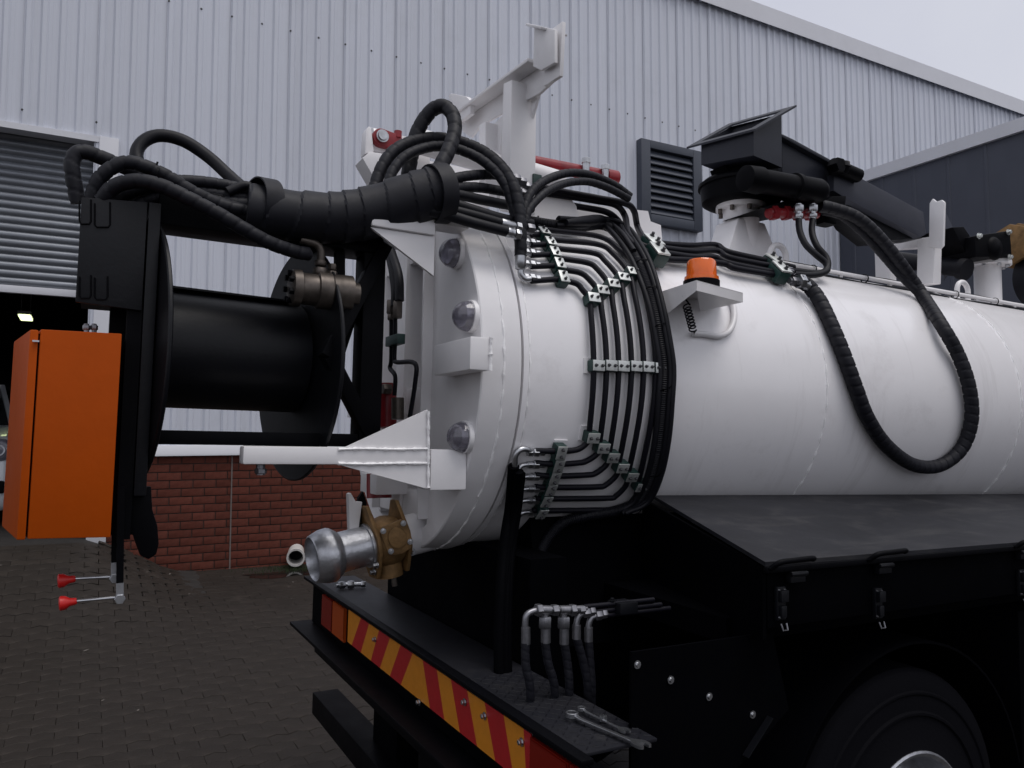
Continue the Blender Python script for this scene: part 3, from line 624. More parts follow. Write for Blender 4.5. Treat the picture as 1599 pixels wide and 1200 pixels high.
for nm, (a, b) in (('far', (yl+.008, yl+.36)), ('near', (yr-.36, yr-.008))):
    mb = MB(); mb.box(.918, .933, a, b, .80, .942); tl = part(mb, 'tail_light', 'black', bump, bevel=.004)
    cuts = [(a+.006, a+(b-a)*.5, 'lens_amb' if nm == 'far' else 'lens_red'), (a+(b-a)*.5+.006, b-.006, 'lens_red' if nm == 'far' else 'lens_red')]
    for s0_, s1_, m_ in cuts:
        mb = MB(); n_ = 14; zz = [.81+.125*k/n_ for k in range(n_+1)]
        vs = []; 
        pts = [(.9065, s0_+.004, z) if k % 2 else (.905, s0_+.004, z) for k, z in enumerate(zz)]
        mb.add([p for p in pts] + [(p[0], s1_-.004, p[2]) for p in pts], [(k, k+1, n_+1+k+1, n_+1+k) for k in range(n_)]); mb.box(.908, .9175, s0_, s1_, .806, .938); part(mb, 'lens', m_, tl)
for y0, y1, z0 in ((2.72, 2.98, .30), (1.95, 2.10, .30)):
    mb = MB(); mb.box(1.001, 1.09, y0, y1, z0, .941); part(mb, 'underrun_post', 'shade_black', bump, bevel=.004)
mb = MB(); mb.box(.93, 1.05, 1.40, 3.63, .362, .458); part(mb, 'underrun_bar', 'black', bump, bevel=.006)
mb = MB(); mb.box(.965, .985, 2.10, 2.42, .50, .741); part(mb, 'lamp_bracket', 'black', bump)
c = PX(667, 1155, .955); mb = MB(); mb.lathe(c+XD*.012, -XD, [(0, .045), (.012, .045), (.02, .036), (.022, 0)], 28); part(mb, 'round_reflector', 'pvc', bump, smooth=60)
# ---------------- chassis, saddle, side locker, wheels
for y in (2.26, 3.02):
    mb = MB(); mb.box(1.10, 7.2, y, y+.08, .70, .94); part(mb, 'chassis_rail', 'shade_black')
mb = MB(); mb.prism([(1.30, 2.20, .95), (1.30, 3.16, .95), (1.30, 3.05, 1.40), (1.30, 2.31, 1.40)], (5.4, 0, 0)); part(mb, 'tank_saddle', 'shade_black')
mb = MB(); mb.box(1.16, 1.29, 2.05, 3.30, .70, 1.27); part(mb, 'rear_crossmember', 'shade_black')
cA, cB, cC, cD = PY(1020, 774, 2.205), PY(1700, 777, 2.215), PY(1195, 878, 1.45), PY(1660, 845, 1.45)
zc, zt = cC.z, cA.z; XE = 5.6
mb = MB(); mb.prism([(cA.x, cA.y, zt), (XE, 2.25, zt-.06), (XE, 1.45, zc-.012), (cC.x, 1.45, zc)], (0, 0, -.012)); locker = part(mb, 'side_locker', 'lid', label='dark sloping lid of the side locker under the tank')
mb = MB(); mb.box(cC.x+.02, XE, 1.462, 1.475, PY(1195, 985, 1.45).z, zc-.02); part(mb, 'locker_front', 'shade_black', locker, bevel=.003)
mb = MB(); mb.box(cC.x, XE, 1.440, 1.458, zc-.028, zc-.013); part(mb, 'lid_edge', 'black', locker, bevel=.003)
mb = MB(); mb.prism([(cA.x-.01, cA.y+.05, zt-.015), (cC.x+.005, 1.464, zc-.015), (cC.x+.005, 1.464, 1.13), (cA.x-.01, cA.y+.05, .96)], (.012, 0, 0)); part(mb, 'locker_end', 'shade_black', locker)
mb = MB(); mb.box(cC.x+.03, XE, 1.62, 2.2, 1.08, 1.15); part(mb, 'locker_floor', 'shade_black', locker)
for px, py in ((1230, 868), (1378, 860), (1600, 846)):
    c = PY(px, py, 1.45); c.z = zc - .010
    hs = MB(); hs.tube(path([c+V((-.075, -.012, -.006)), c+V((-.06, -.03, .012)), c+V((0, -.036, .016)), c+V((.06, -.03, .016)), c+V((.08, -.012, .010))], 5), .0075, 8); part(hs, 'lid_handle', 'black', locker, smooth=60)
for px, py in ((1242, 885), (1378, 878), (1597, 862)):
    c = PY(px, py, 1.45); c.z = zc - .045
    hs = MB(); hs.obox(c, XD, YD, ZD, .055, .02, .026); hs.cyl(c+V((-.03, -.012, .01)), c+V((.03, -.012, .01)), .007, n=8); part(hs, 'lid_hinge', 'satin', locker, bevel=.002)
for px, py in ((1218, 942), (1370, 942), (1594, 910)):
    c = PY(px, py, 1.455); hs = MB(); hs.obox(c, XD, YD, ZD, .030, .012, .085); hs.obox(c+V((0, -.012, .02)), XD, YD, ZD, .026, .014, .03); hs.obox(c+V((0, -.010, -.02)), XD, YD, ZD, .018, .012, .03)
    lt_ = part(hs, 'toggle_latch', 'satin', locker, bevel=.002)
    hs = MB(); hs.tube([c+V((-.01, -.012, -.05)), c+V((-.008, -.018, -.066)), c+V((.008, -.018, -.066)), c+V((.01, -.012, -.05))], .0022, 6)
    for dx, dz in ((-.01, .035), (.01, .035), (-.01, -.035), (.01, -.035)): hs.lathe(c+V((dx, -.006, dz)), -YD, [(0, .003), (.004, .002)], 8)
    part(hs, 'latch_wire', 'dullzinc', lt_)
mb = MB(); mb.box(2.80, 5.0, 1.53, 2.2, .40, 1.075); part(mb, 'added_underbody_box', 'shade_black', bevel=.006)  # added black box standing in for the dark underbody, hides the front wheel
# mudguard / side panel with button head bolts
mb = MB(); mb.prism([(1.13, 1.512, 1.13), (1.60, 1.512, 1.13), (1.66, 1.512, .92), (1.47, 1.512, .80), (1.40, 1.512, .55), (1.13, 1.512, .62)], (0, .008, 0)); mg = part(mb, 'side_panel', 'shade_black')
for px, py in ((995, 1038), (1047, 1062), (1107, 1088), (1175, 1116)):
    hs = MB(); c = PY(px, py, 1.511); hs.lathe(c, -YD, [(0, .010), (.002, .010), (.002, .0065), (.006, .005), (.006, 0)], 14); part(hs, 'bolt', 'zinc', mg)
a, b = PY(1203, 1120, 1.50), PY(1164, 1182, 1.50); mb = MB(); mb.bar(a, b, .003, .02, YD); part(mb, 'panel_edge', 'satin', mg)
WXC, WZC, WR = PY(1428, 1180, 1.5).x, .478, .478
arc = [(WXC + .56*math.cos(t), WZC + .56*math.sin(t)) for t in [math.radians(a) for a in range(12, 169, 6)]]
arc2 = [(WXC + .568*math.cos(t), WZC + .568*math.sin(t)) for t in [math.radians(a) for a in range(168, 11, -6)]]
for y0 in (1.50, 3.24):
    mb = MB(); mb.prism([(x, y0, z) for x, z in arc+arc2], (0, .62, 0)); part(mb, 'mudguard', 'shade_black', smooth=30)
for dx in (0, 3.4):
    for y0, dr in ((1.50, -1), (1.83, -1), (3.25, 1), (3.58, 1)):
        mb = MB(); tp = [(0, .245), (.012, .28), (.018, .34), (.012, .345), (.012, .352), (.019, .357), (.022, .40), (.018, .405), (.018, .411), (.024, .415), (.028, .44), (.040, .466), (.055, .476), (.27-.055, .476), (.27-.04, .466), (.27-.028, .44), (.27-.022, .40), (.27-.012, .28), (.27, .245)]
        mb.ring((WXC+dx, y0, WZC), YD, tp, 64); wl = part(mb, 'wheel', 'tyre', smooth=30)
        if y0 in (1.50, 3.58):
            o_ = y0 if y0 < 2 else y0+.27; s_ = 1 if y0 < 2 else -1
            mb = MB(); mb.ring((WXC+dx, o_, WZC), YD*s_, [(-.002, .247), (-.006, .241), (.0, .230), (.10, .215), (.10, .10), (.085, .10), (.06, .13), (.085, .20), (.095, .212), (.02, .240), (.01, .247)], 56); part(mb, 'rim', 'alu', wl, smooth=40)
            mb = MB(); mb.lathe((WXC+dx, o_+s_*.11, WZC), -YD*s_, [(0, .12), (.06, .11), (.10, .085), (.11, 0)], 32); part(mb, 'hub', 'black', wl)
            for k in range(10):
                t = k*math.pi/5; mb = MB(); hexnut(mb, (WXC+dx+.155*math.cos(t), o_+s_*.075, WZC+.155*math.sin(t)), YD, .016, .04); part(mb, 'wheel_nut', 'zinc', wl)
    mb = MB(); mb.cyl((WXC+dx, 1.78, WZC), (WXC+dx, 3.58, WZC), .09, n=20); part(mb, 'axle', 'shade_black')
mb = MB(); mb.prism([(7.7, 1.45, .55), (7.7, 1.45, 2.75), (9.2, 1.45, 2.75), (9.5, 1.45, 1.9), (9.55, 1.45, .55)], (0, 2.46, 0)); cabp = part(mb, 'cab', 'white', bevel=.06)
mb = MB(); mb.prism([(8.1, 1.44, 1.75), (8.1, 1.44, 2.5), (9.1, 1.44, 2.5), (9.3, 1.44, 1.75)], (0, .008, 0)); part(mb, 'side_window', 'glass', cabp)
# ---------------- hose reel on the support arms
RY, RZ, RR = 2.45, 1.86, .37
mb = MB(); mb.box(.10, .735, 2.25, 2.38, 2.195, 2.30); reel = part(mb, 'hose_reel', 'black', label='black hose reel on a frame behind the tank door', bevel=.004)
RW = math.radians(-7); RA = V((math.cos(RW), -math.sin(RW), 0))
for X in (.085, .535):
    mb = MB(); mb.lathe((X, RY-(X-.33)*math.tan(RW), RZ), RA, [(-.004, RR-.012), (-.006, RR-.004), (-.003, RR), (.003, RR), (.006, RR-.004), (.004, RR-.012), (.003, RR-.03)], 80); part(mb, 'reel_flange', 'satin', reel, smooth=40)
mb = MB(); mb.cyl(V((.33, RY, RZ+.015))-RA*.24, V((.33, RY, RZ+.015))+RA*.193, .170, n=64); drum = part(mb, 'reel_drum', 'satin', reel, smooth=40)
mb = MB(); mb.bar(V((.33, RY-.02, RZ+.186))-RA*.19, V((.33, RY-.02, RZ+.186))+RA*.18, .10, .006, ZD); part(mb, 'drum_plate', 'satin', drum)
x0, x1 = PY(566, 500, 2.25).x, PY(600, 500, 2.25).x
mb = MB(); mb.box(x0, x1, 2.25, 2.34, 1.60, 2.194); part(mb, 'frame_post', 'black', reel, bevel=.004)
mb = MB(); mb.box(.10, x0-.001, 2.25, 2.32, 1.602, 1.640); part(mb, 'lower_rail', 'black', reel, bevel=.003)
mb = MB(); mb.box(PY(392, 695, 2.2).x, PY(490, 695, 2.2).x, 2.16, 2.32, 1.590, 1.601); part(mb, 'rest_pad', 'black', reel)
for (a, b, w_) in (((512, 555), (582, 690), .05), ((508, 560), (600, 385), .05)):
    mb = MB(); P, Q = PY(*a, 2.20), PY(*b, 2.27); mb.bar(P, Q, .04, w_, YD); part(mb, 'brace', 'black', reel, bevel=.003)
mb = MB(); mb.prism([PY(x, y, 2.32) for x, y in ((500, 470), (548, 440), (566, 470), (530, 580), (512, 600))], (0, .012, 0)); part(mb, 'motor_plate', 'black', reel)
mb = MB(); mb.bar(PY(530, 395, 2.30), PY(530, 445, 2.30), .028, .028); part(mb, 'brace', 'black', reel)
# reel motor
mz = PY(500, 457, 2.25).z; my = 2.22
mb = MB(); mb.lathe((PY(452, 457, my).x, my, mz), XD, [(0, .040), (.006, .052), (.028, .054), (.03, .048), (.034, .046), (.075, .046), (.078, .054), (.115, .054), (.12, .050), (.15, .053), (.178, .053), (.18, .034), (.20, .034)], 32); mot = part(mb, 'reel_motor', 'gunmetal', reel, label='bronze grey hydraulic motor of the reel', smooth=35)
for k in range(7):
    t = k*2*math.pi/7; m2 = MB(); hexnut(m2, (PY(452, 457, my).x-.002, my+.040*math.cos(t), mz+.040*math.sin(t)), XD, .009, .014); part(m2, 'motor_bolt', 'black', mot)
m2 = MB(); c = V((PY(500, 425, my).x, my, mz+.045)); hexnut(m2, c+ZD*.01, ZD, .022, .022); hexnut(m2, c+ZD*.035, ZD, .018, .016)
m2.tube(path([c+ZD*.04, c+V((.0, 0, .07)), c+V((-.012, 0, .088)), c+V((-.035, 0, .094)), c+V((-.06, 0, .097))], 5), .012, 10); part(m2, 'hose_elbow', 'gunmetal', mot, smooth=50)
m2 = MB(); hexnut(m2, c+V((.035, 0, .005)), ZD, .016, .02); hexnut(m2, c+V((.035, 0, .028)), ZD, .013, .018); part(m2, 'port_plug', 'gunmetal', mot)
# left column with valve plate, levers and lobe
cx0, cx1, cx2 = PY(122, 400, 2.2).x, PY(226, 400, 2.2).x, PY(248, 400, 2.2).x
mb = MB(); mb.prism([(cx0, 2.2, PY(122, 472, 2.2).z), (cx0, 2.2, 2.222), (cx1, 2.2, 2.234), (cx1, 2.2, PY(226, 486, 2.2).z)], (0, .012, 0)); col = part(mb, 'valve_column', 'satin', reel, bevel=.002)
mb = MB(); mb.box(cx1+.004, cx2, 2.202, 2.30, 1.47, 2.236); part(mb, 'column_strip', 'satin', reel, bevel=.003)
mb = MB(); mb.box(cx0+.01, cx1, 2.213, 2.42, 1.97, 2.20); part(mb, 'column_box', 'black', reel)
mb = MB(); mb.box(.0, cx2-.005, 2.31, 2.44, 1.36, 2.23); part(mb, 'column_post', 'black', reel)
mb = MB(); mb.box(PY(193, 600, 2.2).x, cx1+.002, 2.212, 2.30, 1.36, 1.97); part(mb, 'column_post', 'black', reel)
for (a, b, c_, d_) in ((124, 312, 142, 350), (148, 316, 172, 355), (124, 430, 142, 466), (148, 432, 168, 468)):
    mb = MB(); pp = [PY(x, y, 2.1985) for x, y in ((c_, b), (c_, d_-4), (c_-3, d_), (a+3, d_), (a, d_-4), (a, b+2))]
    mb.tube(pp, .0022, 6); part(mb, 'weld_bead', 'black', col)
mb = MB(); mb.prism([PY(x, y, 2.24) for x, y in ((196, 760), (236, 760), (238, 796), (246, 822), (248, 850), (244, 866), (232, 874), (219, 868), (212, 850), (207, 835), (196, 828))], (0, .014, 0)); part(mb, 'pivot_lobe', 'black', reel, bevel=.003)
for (bx, b0, b1, kx, ky, Yk) in ((188, 820, 940, 92, 943, 2.18), (180, 830, 908, 90, 908, 2.24)):
    mb = MB(); P, Q = PY(bx+1, b0-60, Yk), PY(bx-1, b1-26, Yk); mb.bar(P, Q, .016, .016); lv = part(mb, 'lever_shaft', 'black', reel)
    mb = MB(); P, Q = PY(bx-1, b1-30, Yk-.002), PY(bx-1, b1-6, Yk-.002); mb.bar(P, Q, .017, .020); hexnut(mb, PY(bx-1, b1-5, Yk-.004), YD, .013, .026); part(mb, 'lever_socket', 'zinc', lv)
    mb = MB(); A, B = PY(bx-4, b1-7, Yk), PY(kx+28, ky-4, Yk); mb.cyl(A, B, .0036, n=10); part(mb, 'lever_rod', 'zinc', lv)
    K = PY(kx, ky, Yk); d_ = (B-K).normalized(); L_ = (B-K).length
    mb = MB(); mb.lathe(K, d_, [(0, .014), (.003, .0175), (L_*.35, .0165), (L_*.6, .010), (L_*.95, .008), (L_, .006)], 20); part(mb, 'lever_knob', 'red_plastic', lv, smooth=50)
# small hydraulic fittings between column and cabinet
for x in (135, 147): mb = MB(); mb.cyl(PY(x, 506, 2.26), PY(x, 524, 2.26), .006, n=8); hexnut(mb, PY(x, 512, 2.26), ZD, .009, .012); part(mb, 'cabinet_gland', 'dullzinc', reel)
# ---------------- orange control cabinet
ct, cb_ = 1.874, 1.378
mb = MB(); mb.prism([(-.1475, 2.150, cb_), (.025, 2.118, cb_), (.022, 2.40, cb_), (-.186, 2.42, cb_)], (0, 0, ct-cb_)); cab_ = part(mb, 'control_cabinet', 'orange', label='orange control cabinet hanging at the rear of the reel', bevel=.003)
mb = MB(); mb.prism([(-.1512, 2.1505, cb_-.002), (-.1695, 2.154, cb_-.002), (-.2245, 2.47, cb_-.002), (-.204, 2.48, cb_-.002)], (0, 0, ct-cb_+.0)); part(mb, 'cabinet_door', 'orange', cab_, bevel=.004)
mb = MB(); mb.prism([(-.1520, 2.160, cb_+.01), (-.147, 2.160, cb_+.01), (-.186, 2.41, cb_+.01), (-.196, 2.41, cb_+.01)], (0, 0, ct-cb_-.02)); part(mb, 'door_gap_shade', 'shade_black', cab_)
mb = MB(); mb.obox(PY(56, 533, 2.147), XD, YD, ZD, .014, .006, .004); part(mb, 'hinge_pin', 'zinc', cab_)
# ---------------- hose bundle with wide spiral wrap
bp = [PY(x, y, Y) for x, y, Y in ((385, 326, 2.24), (420, 332, 2.235), (470, 338, 2.23), (530, 340, 2.22), (590, 330, 2.20), (640, 314, 2.17), (690, 298, 2.14))]
def bandfun(s, t):
    ph = (s/.068 + .25*math.sin(s*23) + .6*t/(2*math.pi) + (.4*t/(2*math.pi))) % 1.0
    return (.070 + .006*min(1, s/.5))*(1.0 + .075*(1-ph)) * (1+.03*math.sin(2*t+s*9))
mb = MB(); mb.tube(path(bp, 12), .07, 28, step=.0045, rfun=bandfun); bundle = part(mb, 'hose_bundle', 'wrap', label='thick hose bundle in wide black spiral wrap', smooth=24)
def loose(c, d, r, w_, tilt):
    d = (d + tilt).normalized(); m_ = MB(); m_.ring(c, d, [(-w_/2, r), (w_/2, r*1.05), (w_/2, r*1.05-.004), (-w_/2, r-.004)], 36); return m_
part(loose(PY(409, 322, 2.235), XD, .078, .052, V((.12, .35, .0))), 'wrap_end', 'wrap', bundle, smooth=40)
part(loose(PY(682, 303, 2.14), XD, .088, .05, V((0, .1, .22))), 'wrap_end', 'wrap', bundle, smooth=40)
L3 = lambda pts: [PY(*p) for p in pts]
for pts, r, wr in (
    (((122, 318, 2.27), (113, 268, 2.26), (115, 246, 2.26), (128, 237, 2.26), (152, 244, 2.27), (200, 264, 2.29), (260, 290, 2.29), (330, 312, 2.27), (400, 322, 2.25)), .0195, 1),
    (((143, 312, 2.24), (152, 284, 2.23), (172, 264, 2.22), (198, 254, 2.215), (226, 260, 2.21), (265, 278, 2.21), (300, 300, 2.215), (350, 322, 2.23), (410, 335, 2.24)), .0185, 1),
    (((158, 314, 2.22), (178, 292, 2.20), (212, 283, 2.18), (250, 290, 2.165), (290, 308, 2.155), (338, 333, 2.15), (378, 356, 2.15), (420, 379, 2.16), (460, 393, 2.19), (482, 397, 2.21)), .0195, 1),
    (((176, 316, 2.26), (196, 303, 2.25), (225, 292, 2.25), (270, 283, 2.26), (330, 286, 2.27), (400, 300, 2.26)), .0165, 1),
    (((190, 318, 2.28), (230, 302, 2.28), (290, 297, 2.28), (400, 312, 2.26)), .0145, 1),
    (((205, 322, 2.27), (250, 308, 2.27), (310, 308, 2.26), (400, 334, 2.24)), .0165, 1),
    (((215, 328, 2.30), (270, 318, 2.29), (330, 322, 2.26), (405, 344, 2.24)), .020, 0),
    (((226, 320, 2.36), (220, 270, 2.38), (213, 240, 2.40), (226, 220, 2.41), (252, 212, 2.41), (288, 221, 2.40), (326, 246, 2.38), (360, 277, 2.34), (400, 312, 2.27)), .0185, 0),
    (((355, 300, 2.25), (385, 290, 2.25), (405, 306, 2.25)), .014, 0),
): hose(L3(pts), r, bool(wr))
mb = MB(); c = PY(243, 273, 2.20); mb.ring(c, PY(262, 280, 2.2)-PY(226, 262, 2.2), [(-.003, .0215), (.003, .0215), (.003, .0195), (-.003, .0195)], 20); mb.bar(c+ZD*.02, c+V((.003, -.004, .034)), .005, .003); part(mb, 'cable_tie', 'black')
# loops over the door and hoses running on to the tank
for pts, r, wr in (
    (((638, 318, 2.24), (636, 285, 2.28), (642, 248, 2.30), (651, 208, 2.30), (670, 177, 2.28), (690, 166, 2.25), (706, 178, 2.22), (710, 204, 2.19), (700, 236, 2.16), (682, 270, 2.14), (664, 302, 2.14)), .0235, 1),
    (((580, 318, 2.24), (586, 290, 2.26), (596, 262, 2.27), (614, 237, 2.28), (642, 222, 2.29), (676, 216, 2.29), (714, 221, 2.27), (752, 236, 2.22), (782, 260, 2.17), (802, 292, 2.13), (811, 330, 2.11), (813, 370, 2.10), (813, 400, 2.10)), .0200, 1),
    (((600, 318, 2.22), (606, 290, 2.22), (614, 266, 2.23), (634, 244, 2.24), (662, 232, 2.25), (692, 229, 2.24), (728, 238, 2.22), (760, 256, 2.18), (786, 284, 2.15), (800, 320, 2.135), (808, 360, 2.13), (812, 385, 2.125)), .0165, 1),
    (((817, 352, 2.15), (819, 326, 2.16), (830, 300, 2.18), (852, 282, 2.22), (884, 271, 2.27), (914, 272, 2.31), (940, 280, 2.34), (964, 292, 2.35), (984, 307, 2.35)), .0150, 1),
    (((819, 360, 2.14), (824, 332, 2.15), (838, 313, 2.17), (858, 297, 2.20), (886, 286, 2.25), (916, 284, 2.29), (942, 291, 2.31), (962, 300, 2.33), (982, 311, 2.34)), .0140, 1),
    (((672, 290, 2.16), (700, 281, 2.17), (740, 274, 2.20), (780, 274, 2.24), (810, 284, 2.27)), .0165, 1),
    (((672, 300, 2.16), (700, 295, 2.17), (745, 293, 2.20), (790, 300, 2.24)), .0165, 1),
    (((672, 306, 2.15), (705, 303, 2.17), (750, 312, 2.18), (790, 320, 2.22), (830, 326, 2.27)), .0165, 0),
    (((672, 315, 2.14), (705, 318, 2.14), (745, 330, 2.13), (785, 342, 2.13), (830, 350, 2.15)), .0165, 0),
    (((672, 322, 2.13), (705, 328, 2.12), (745, 338, 2.10), (784, 349, 2.09)), .0150, 0),
    (((672, 330, 2.12), (705, 338, 2.11), (745, 350, 2.09), (792, 362, 2.08)), .0170, 0),
): hose(L3(pts), r, bool(wr))
def ferrule(p, d, r=.017, l=.05, parent=None):
    m_ = MB(); d = V(d).normalized(); m_.lathe(p, d, [(0, r*.92), (l*.06, r), (l*.5, r), (l*.55, r*.94), (l*.9, r*.94), (l, r*.7)], 18); hexnut(m_, V(p)+d*(l+.012), d, r*1.05, .018); part(m_, 'hose_fitting', 'zinc', parent, smooth=40)
ferrule(PY(782, 349, 2.09), PY(800, 354, 2.09)-PY(782, 349, 2.09)); ferrule(PY(790, 362, 2.08), PY(808, 367, 2.08)-PY(790, 362, 2.08), .016, .03)
mb = MB(); mb.lathe(PY(813, 398, 2.10), -ZD, [(0, .0175), (.02, .0185), (.045, .0165), (.05, .010)], 18)
mb.tube(path([PY(813, 414, 2.10), PY(813, 426, 2.10), PY(815, 432, 2.10), PY(820, 436, 2.10), PY(828, 436, 2.10)], 5), .010, 10); part(mb, 'hose_elbow', 'zinc', smooth=50)
# ---------------- hydraulic pipes on the tank side
C1 = [(880, 433), (874, 412), (867, 394), (860, 378), (850, 362), (841, 346)]
BND = [[(888, 436), (904, 441), (912, 450)], [(884, 418), (908, 423), (921, 432)], [(878, 400), (919, 407), (934, 416)], [(870, 384), (930, 392), (947, 404)], [(862, 370), (936, 378), (960, 393)], [(852, 354), (936, 365), (968, 385)]]
C2 = [(923, 465), (937, 453), (954, 443), (970, 433), (985, 424), (997, 413)]
CM = [(930, 571), (950, 571), (969, 572), (989, 572), (1008, 573), (1027, 575)]
C3 = [(922, 684), (938, 700), (953, 715), (968, 731), (983, 745), (998, 761)]
TH = [707, 726, 745, 764, 782, 800]
C4 = [(876, 707), (872, 728), (866, 747), (860, 765), (853, 783), (846, 802)]
OFF = .032
# clamps: built once, then copied
k0 = MB(); k0.obox((0, 0, .015), XD, YD, ZD, .034, .042, .030); cbody = k0.build('pipe_clamp', 'green', tk, bevel=.005, org=(0, 0, 0))
k1 = MB(); k1.obox((0, 0, .0325), XD, YD, ZD, .031, .040, .004); kpl = k1.build('clamp_plate', 'plate', cbody, bevel=.0015, org=(0, 0, 0))
kb = []
for sy in (-.011, .011):
    k2 = MB(); bolt(k2, (0, sy, .0345), ZD, .0034, .006); kb.append(k2.build('clamp_bolt', 'screw', cbody, org=(0, 0, 0)))
first = [True]
def clamp(p, t, n, plate=True, sc=1.0):
    t = (t - n*t.dot(n)).normalized(); b = n.cross(t)
    M_ = Matrix(((t.x, b.x, n.x), (t.y, b.y, n.y), (t.z, b.z, n.z))).to_4x4() @ Matrix.Diagonal((sc, sc, sc, 1)); M_.translation = V(p) - ORG
    if first[0]: first[0] = False; cbody.matrix_local = M_; return
    o = cbody.copy(); COL.objects.link(o); o.matrix_local = M_
    for ch in ([kpl] if plate else []) + kb: c = ch.copy(); COL.objects.link(c); c.parent = o
def surf(x, y, o=0.0): p = PK(x, y, OFF); return p - radial(p)*(.022 - o)
for i in range(6):
    dy = 1.5
    pts = [(832, C1[i][1]+3 - (2 if i else 0)), C1[i]] + BND[i] + [C2[i]]
    a, b = C2[i], CM[i]; bow = 4+1.0*i
    for k in (1, 2, 3): f_ = k/4; pts.append((a[0]+(b[0]-a[0])*math.sin(f_*math.pi/2)**.92, a[1]+(b[1]-a[1])*f_))
    pts.append(b); a, b = CM[i], C3[i]
    for k in (1, 2, 3): f_ = k/4; pts.append((a[0]+(b[0]-a[0])*(1-math.cos(f_*math.pi/2)), a[1]+(b[1]-a[1])*f_))
    pts.append(b); R_ = 22
    e = (b[0]-R_*.15, b[1]+(TH[i]-b[1])*.45); pts += [e, (b[0]-16 if i == 0 else b[0]-20, TH[i]-3), (b[0]-34, TH[i]), C4[i], (838, TH[i])]
    P = [PK(x, y, OFF) - radial(PK(x, y, OFF))*.011 for x, y in pts]
    mb = MB(); mb.tube(path(P, 8), .0098, 12, step=.008); part(mb, 'hydraulic_pipe', 'pipe', smooth=60)
    # fittings
    for x, y, s in ((832, C1[i][1]+2, 1), (838, TH[i], 1)):
        q = PK(x, y, .02); m_ = MB()
        for j, (dx, r_, l_) in enumerate(((-.004, .014, .018), (.018, .0115, .016), (-.026, .0125, .016))): hexnut(m_, q + XD*dx - radial(q)*0, XD, r_, l_)
        m_.cyl(q-XD*.03, q+XD*.03, .0085, n=10); part(m_, 'pipe_union', 'zinc', smooth=30)
    for (x, y), up_ in ((C1[i], 0), (C2[i], 1), (CM[i], 1), (C3[i], 1), (C4[i], 0)):
        p = PK(x, y, OFF); n = radial(p); base = p - n*(OFF-.0005)
        tang = XD if not up_ else n.cross(XD).normalized()
        clamp(base + (XD*.010 if up_ else V((0, 0, -.0))), tang, n, sc=1.12)
# weld pads under clamp rows
for (x, y, w_, h_) in ((921, 572, .05, .05), (915, 676, .05, .05), (873, 698, .05, .05)):
    p = PK(x, y, 0); n = radial(p); mb = MB(); mb.obox(p+n*.002, XD, n.cross(XD), n, w_, h_, .006); part(mb, 'clamp_pad', 'white', tank)
# left lower elbows and black hose leg
for i, y in enumerate(TH):
    q = PK(830, y, .02); m_ = MB()
    if i == 0: m_.tube(path([q, PK(822, 702, .022), PK(812, 703, .024), PK(805, 712, .026), PK(804, 728, .03)], 5), .010, 10)
    else: m_.tube(path([q, PK(822, y, .022), PK(814, y+2, .026), PK(810, y+8, .03)], 5), .008, 8)
    part(m_, 'hose_elbow', 'zinc', smooth=50)
for dx, r_, o_ in ((0, .018, .03), (8, .016, .045), (4, .016, .02), (12, .014, .03)):
    P = [PK(802+dx, 728+dx, o_), PK(797+dx, 790, o_+.01)] + [PY(788+dx, 850, 2.16), PY(782+dx, 930, 2.10), PY(780+dx, 1010, 2.06), PY(782+dx, 1090, 2.02)]
    hose(P, r_, False, m='shade_black')
# cable loom beside the pipes
LM = [(800, 336), (830, 341), (870, 347), (910, 349), (940, 347), (966, 359), (990, 390), (1008, 428), (1024, 480), (1034, 530), (1040, 575), (1038, 625), (1032, 690), (1020, 745), (1000, 785), (965, 802), (920, 810), (885, 820), (858, 838), (836, 880)]
P = [PK(x, y, .042) - radial(PK(x, y, .042))*.012 for x, y in LM[:-2]] + [PY(*LM[-2], 2.28), PY(*LM[-1], 2.26)]
mb = MB(); mb.tube(path(P, 8), .019, 12, step=.0035, rfun=lambda s, t: .0185*(1+.05*(1 if math.sin(s*900) > 0 else -1))); loom = part(mb, 'cable_loom', 'rubber', label='ribbed black cable loom curving down the tank', smooth=50)
for off, r_, dxs in ((.05, .011, 7), (.035, .010, -10), (.060, .009, 12)):
    P = [PK(x+dxs*(0.2 if k < 3 else 1), y + (0 if k > 5 else -dxs*.5), off) for k, (x, y) in enumerate(LM[2:16])]
    mb = MB(); mb.tube(path(P, 8), r_, 10, step=.01); part(mb, 'cable', 'rubber', loom, smooth=60)
for x, y in ((1003, 415), (1016, 455), (1029, 510), (1037, 605), (1022, 735), (990, 792)):
    q = PK(x, y, .034); mb = MB(); t_ = PK(x+3, y+8, .034)-PK(x-3, y-8, .034); mb.ring(q, t_, [(-.002, .030), (.002, .030), (.002, .028), (-.002, .028)], 20); part(mb, 'cable_tie', 'black', loom)
mb = MB(); mb.tube(path([PK(x, y, .05) for x, y in ((884, 348), (915, 346), (938, 343), (955, 351), (972, 366), (990, 392))], 8), .02, 14, step=.006, rfun=lambda s, t: .010+.016*math.sin(min(1, s/.36)*math.pi)**.7*(1+.3*math.cos(t*2)))
part(mb, 'loom_sleeve', 'rubber', loom, smooth=60)
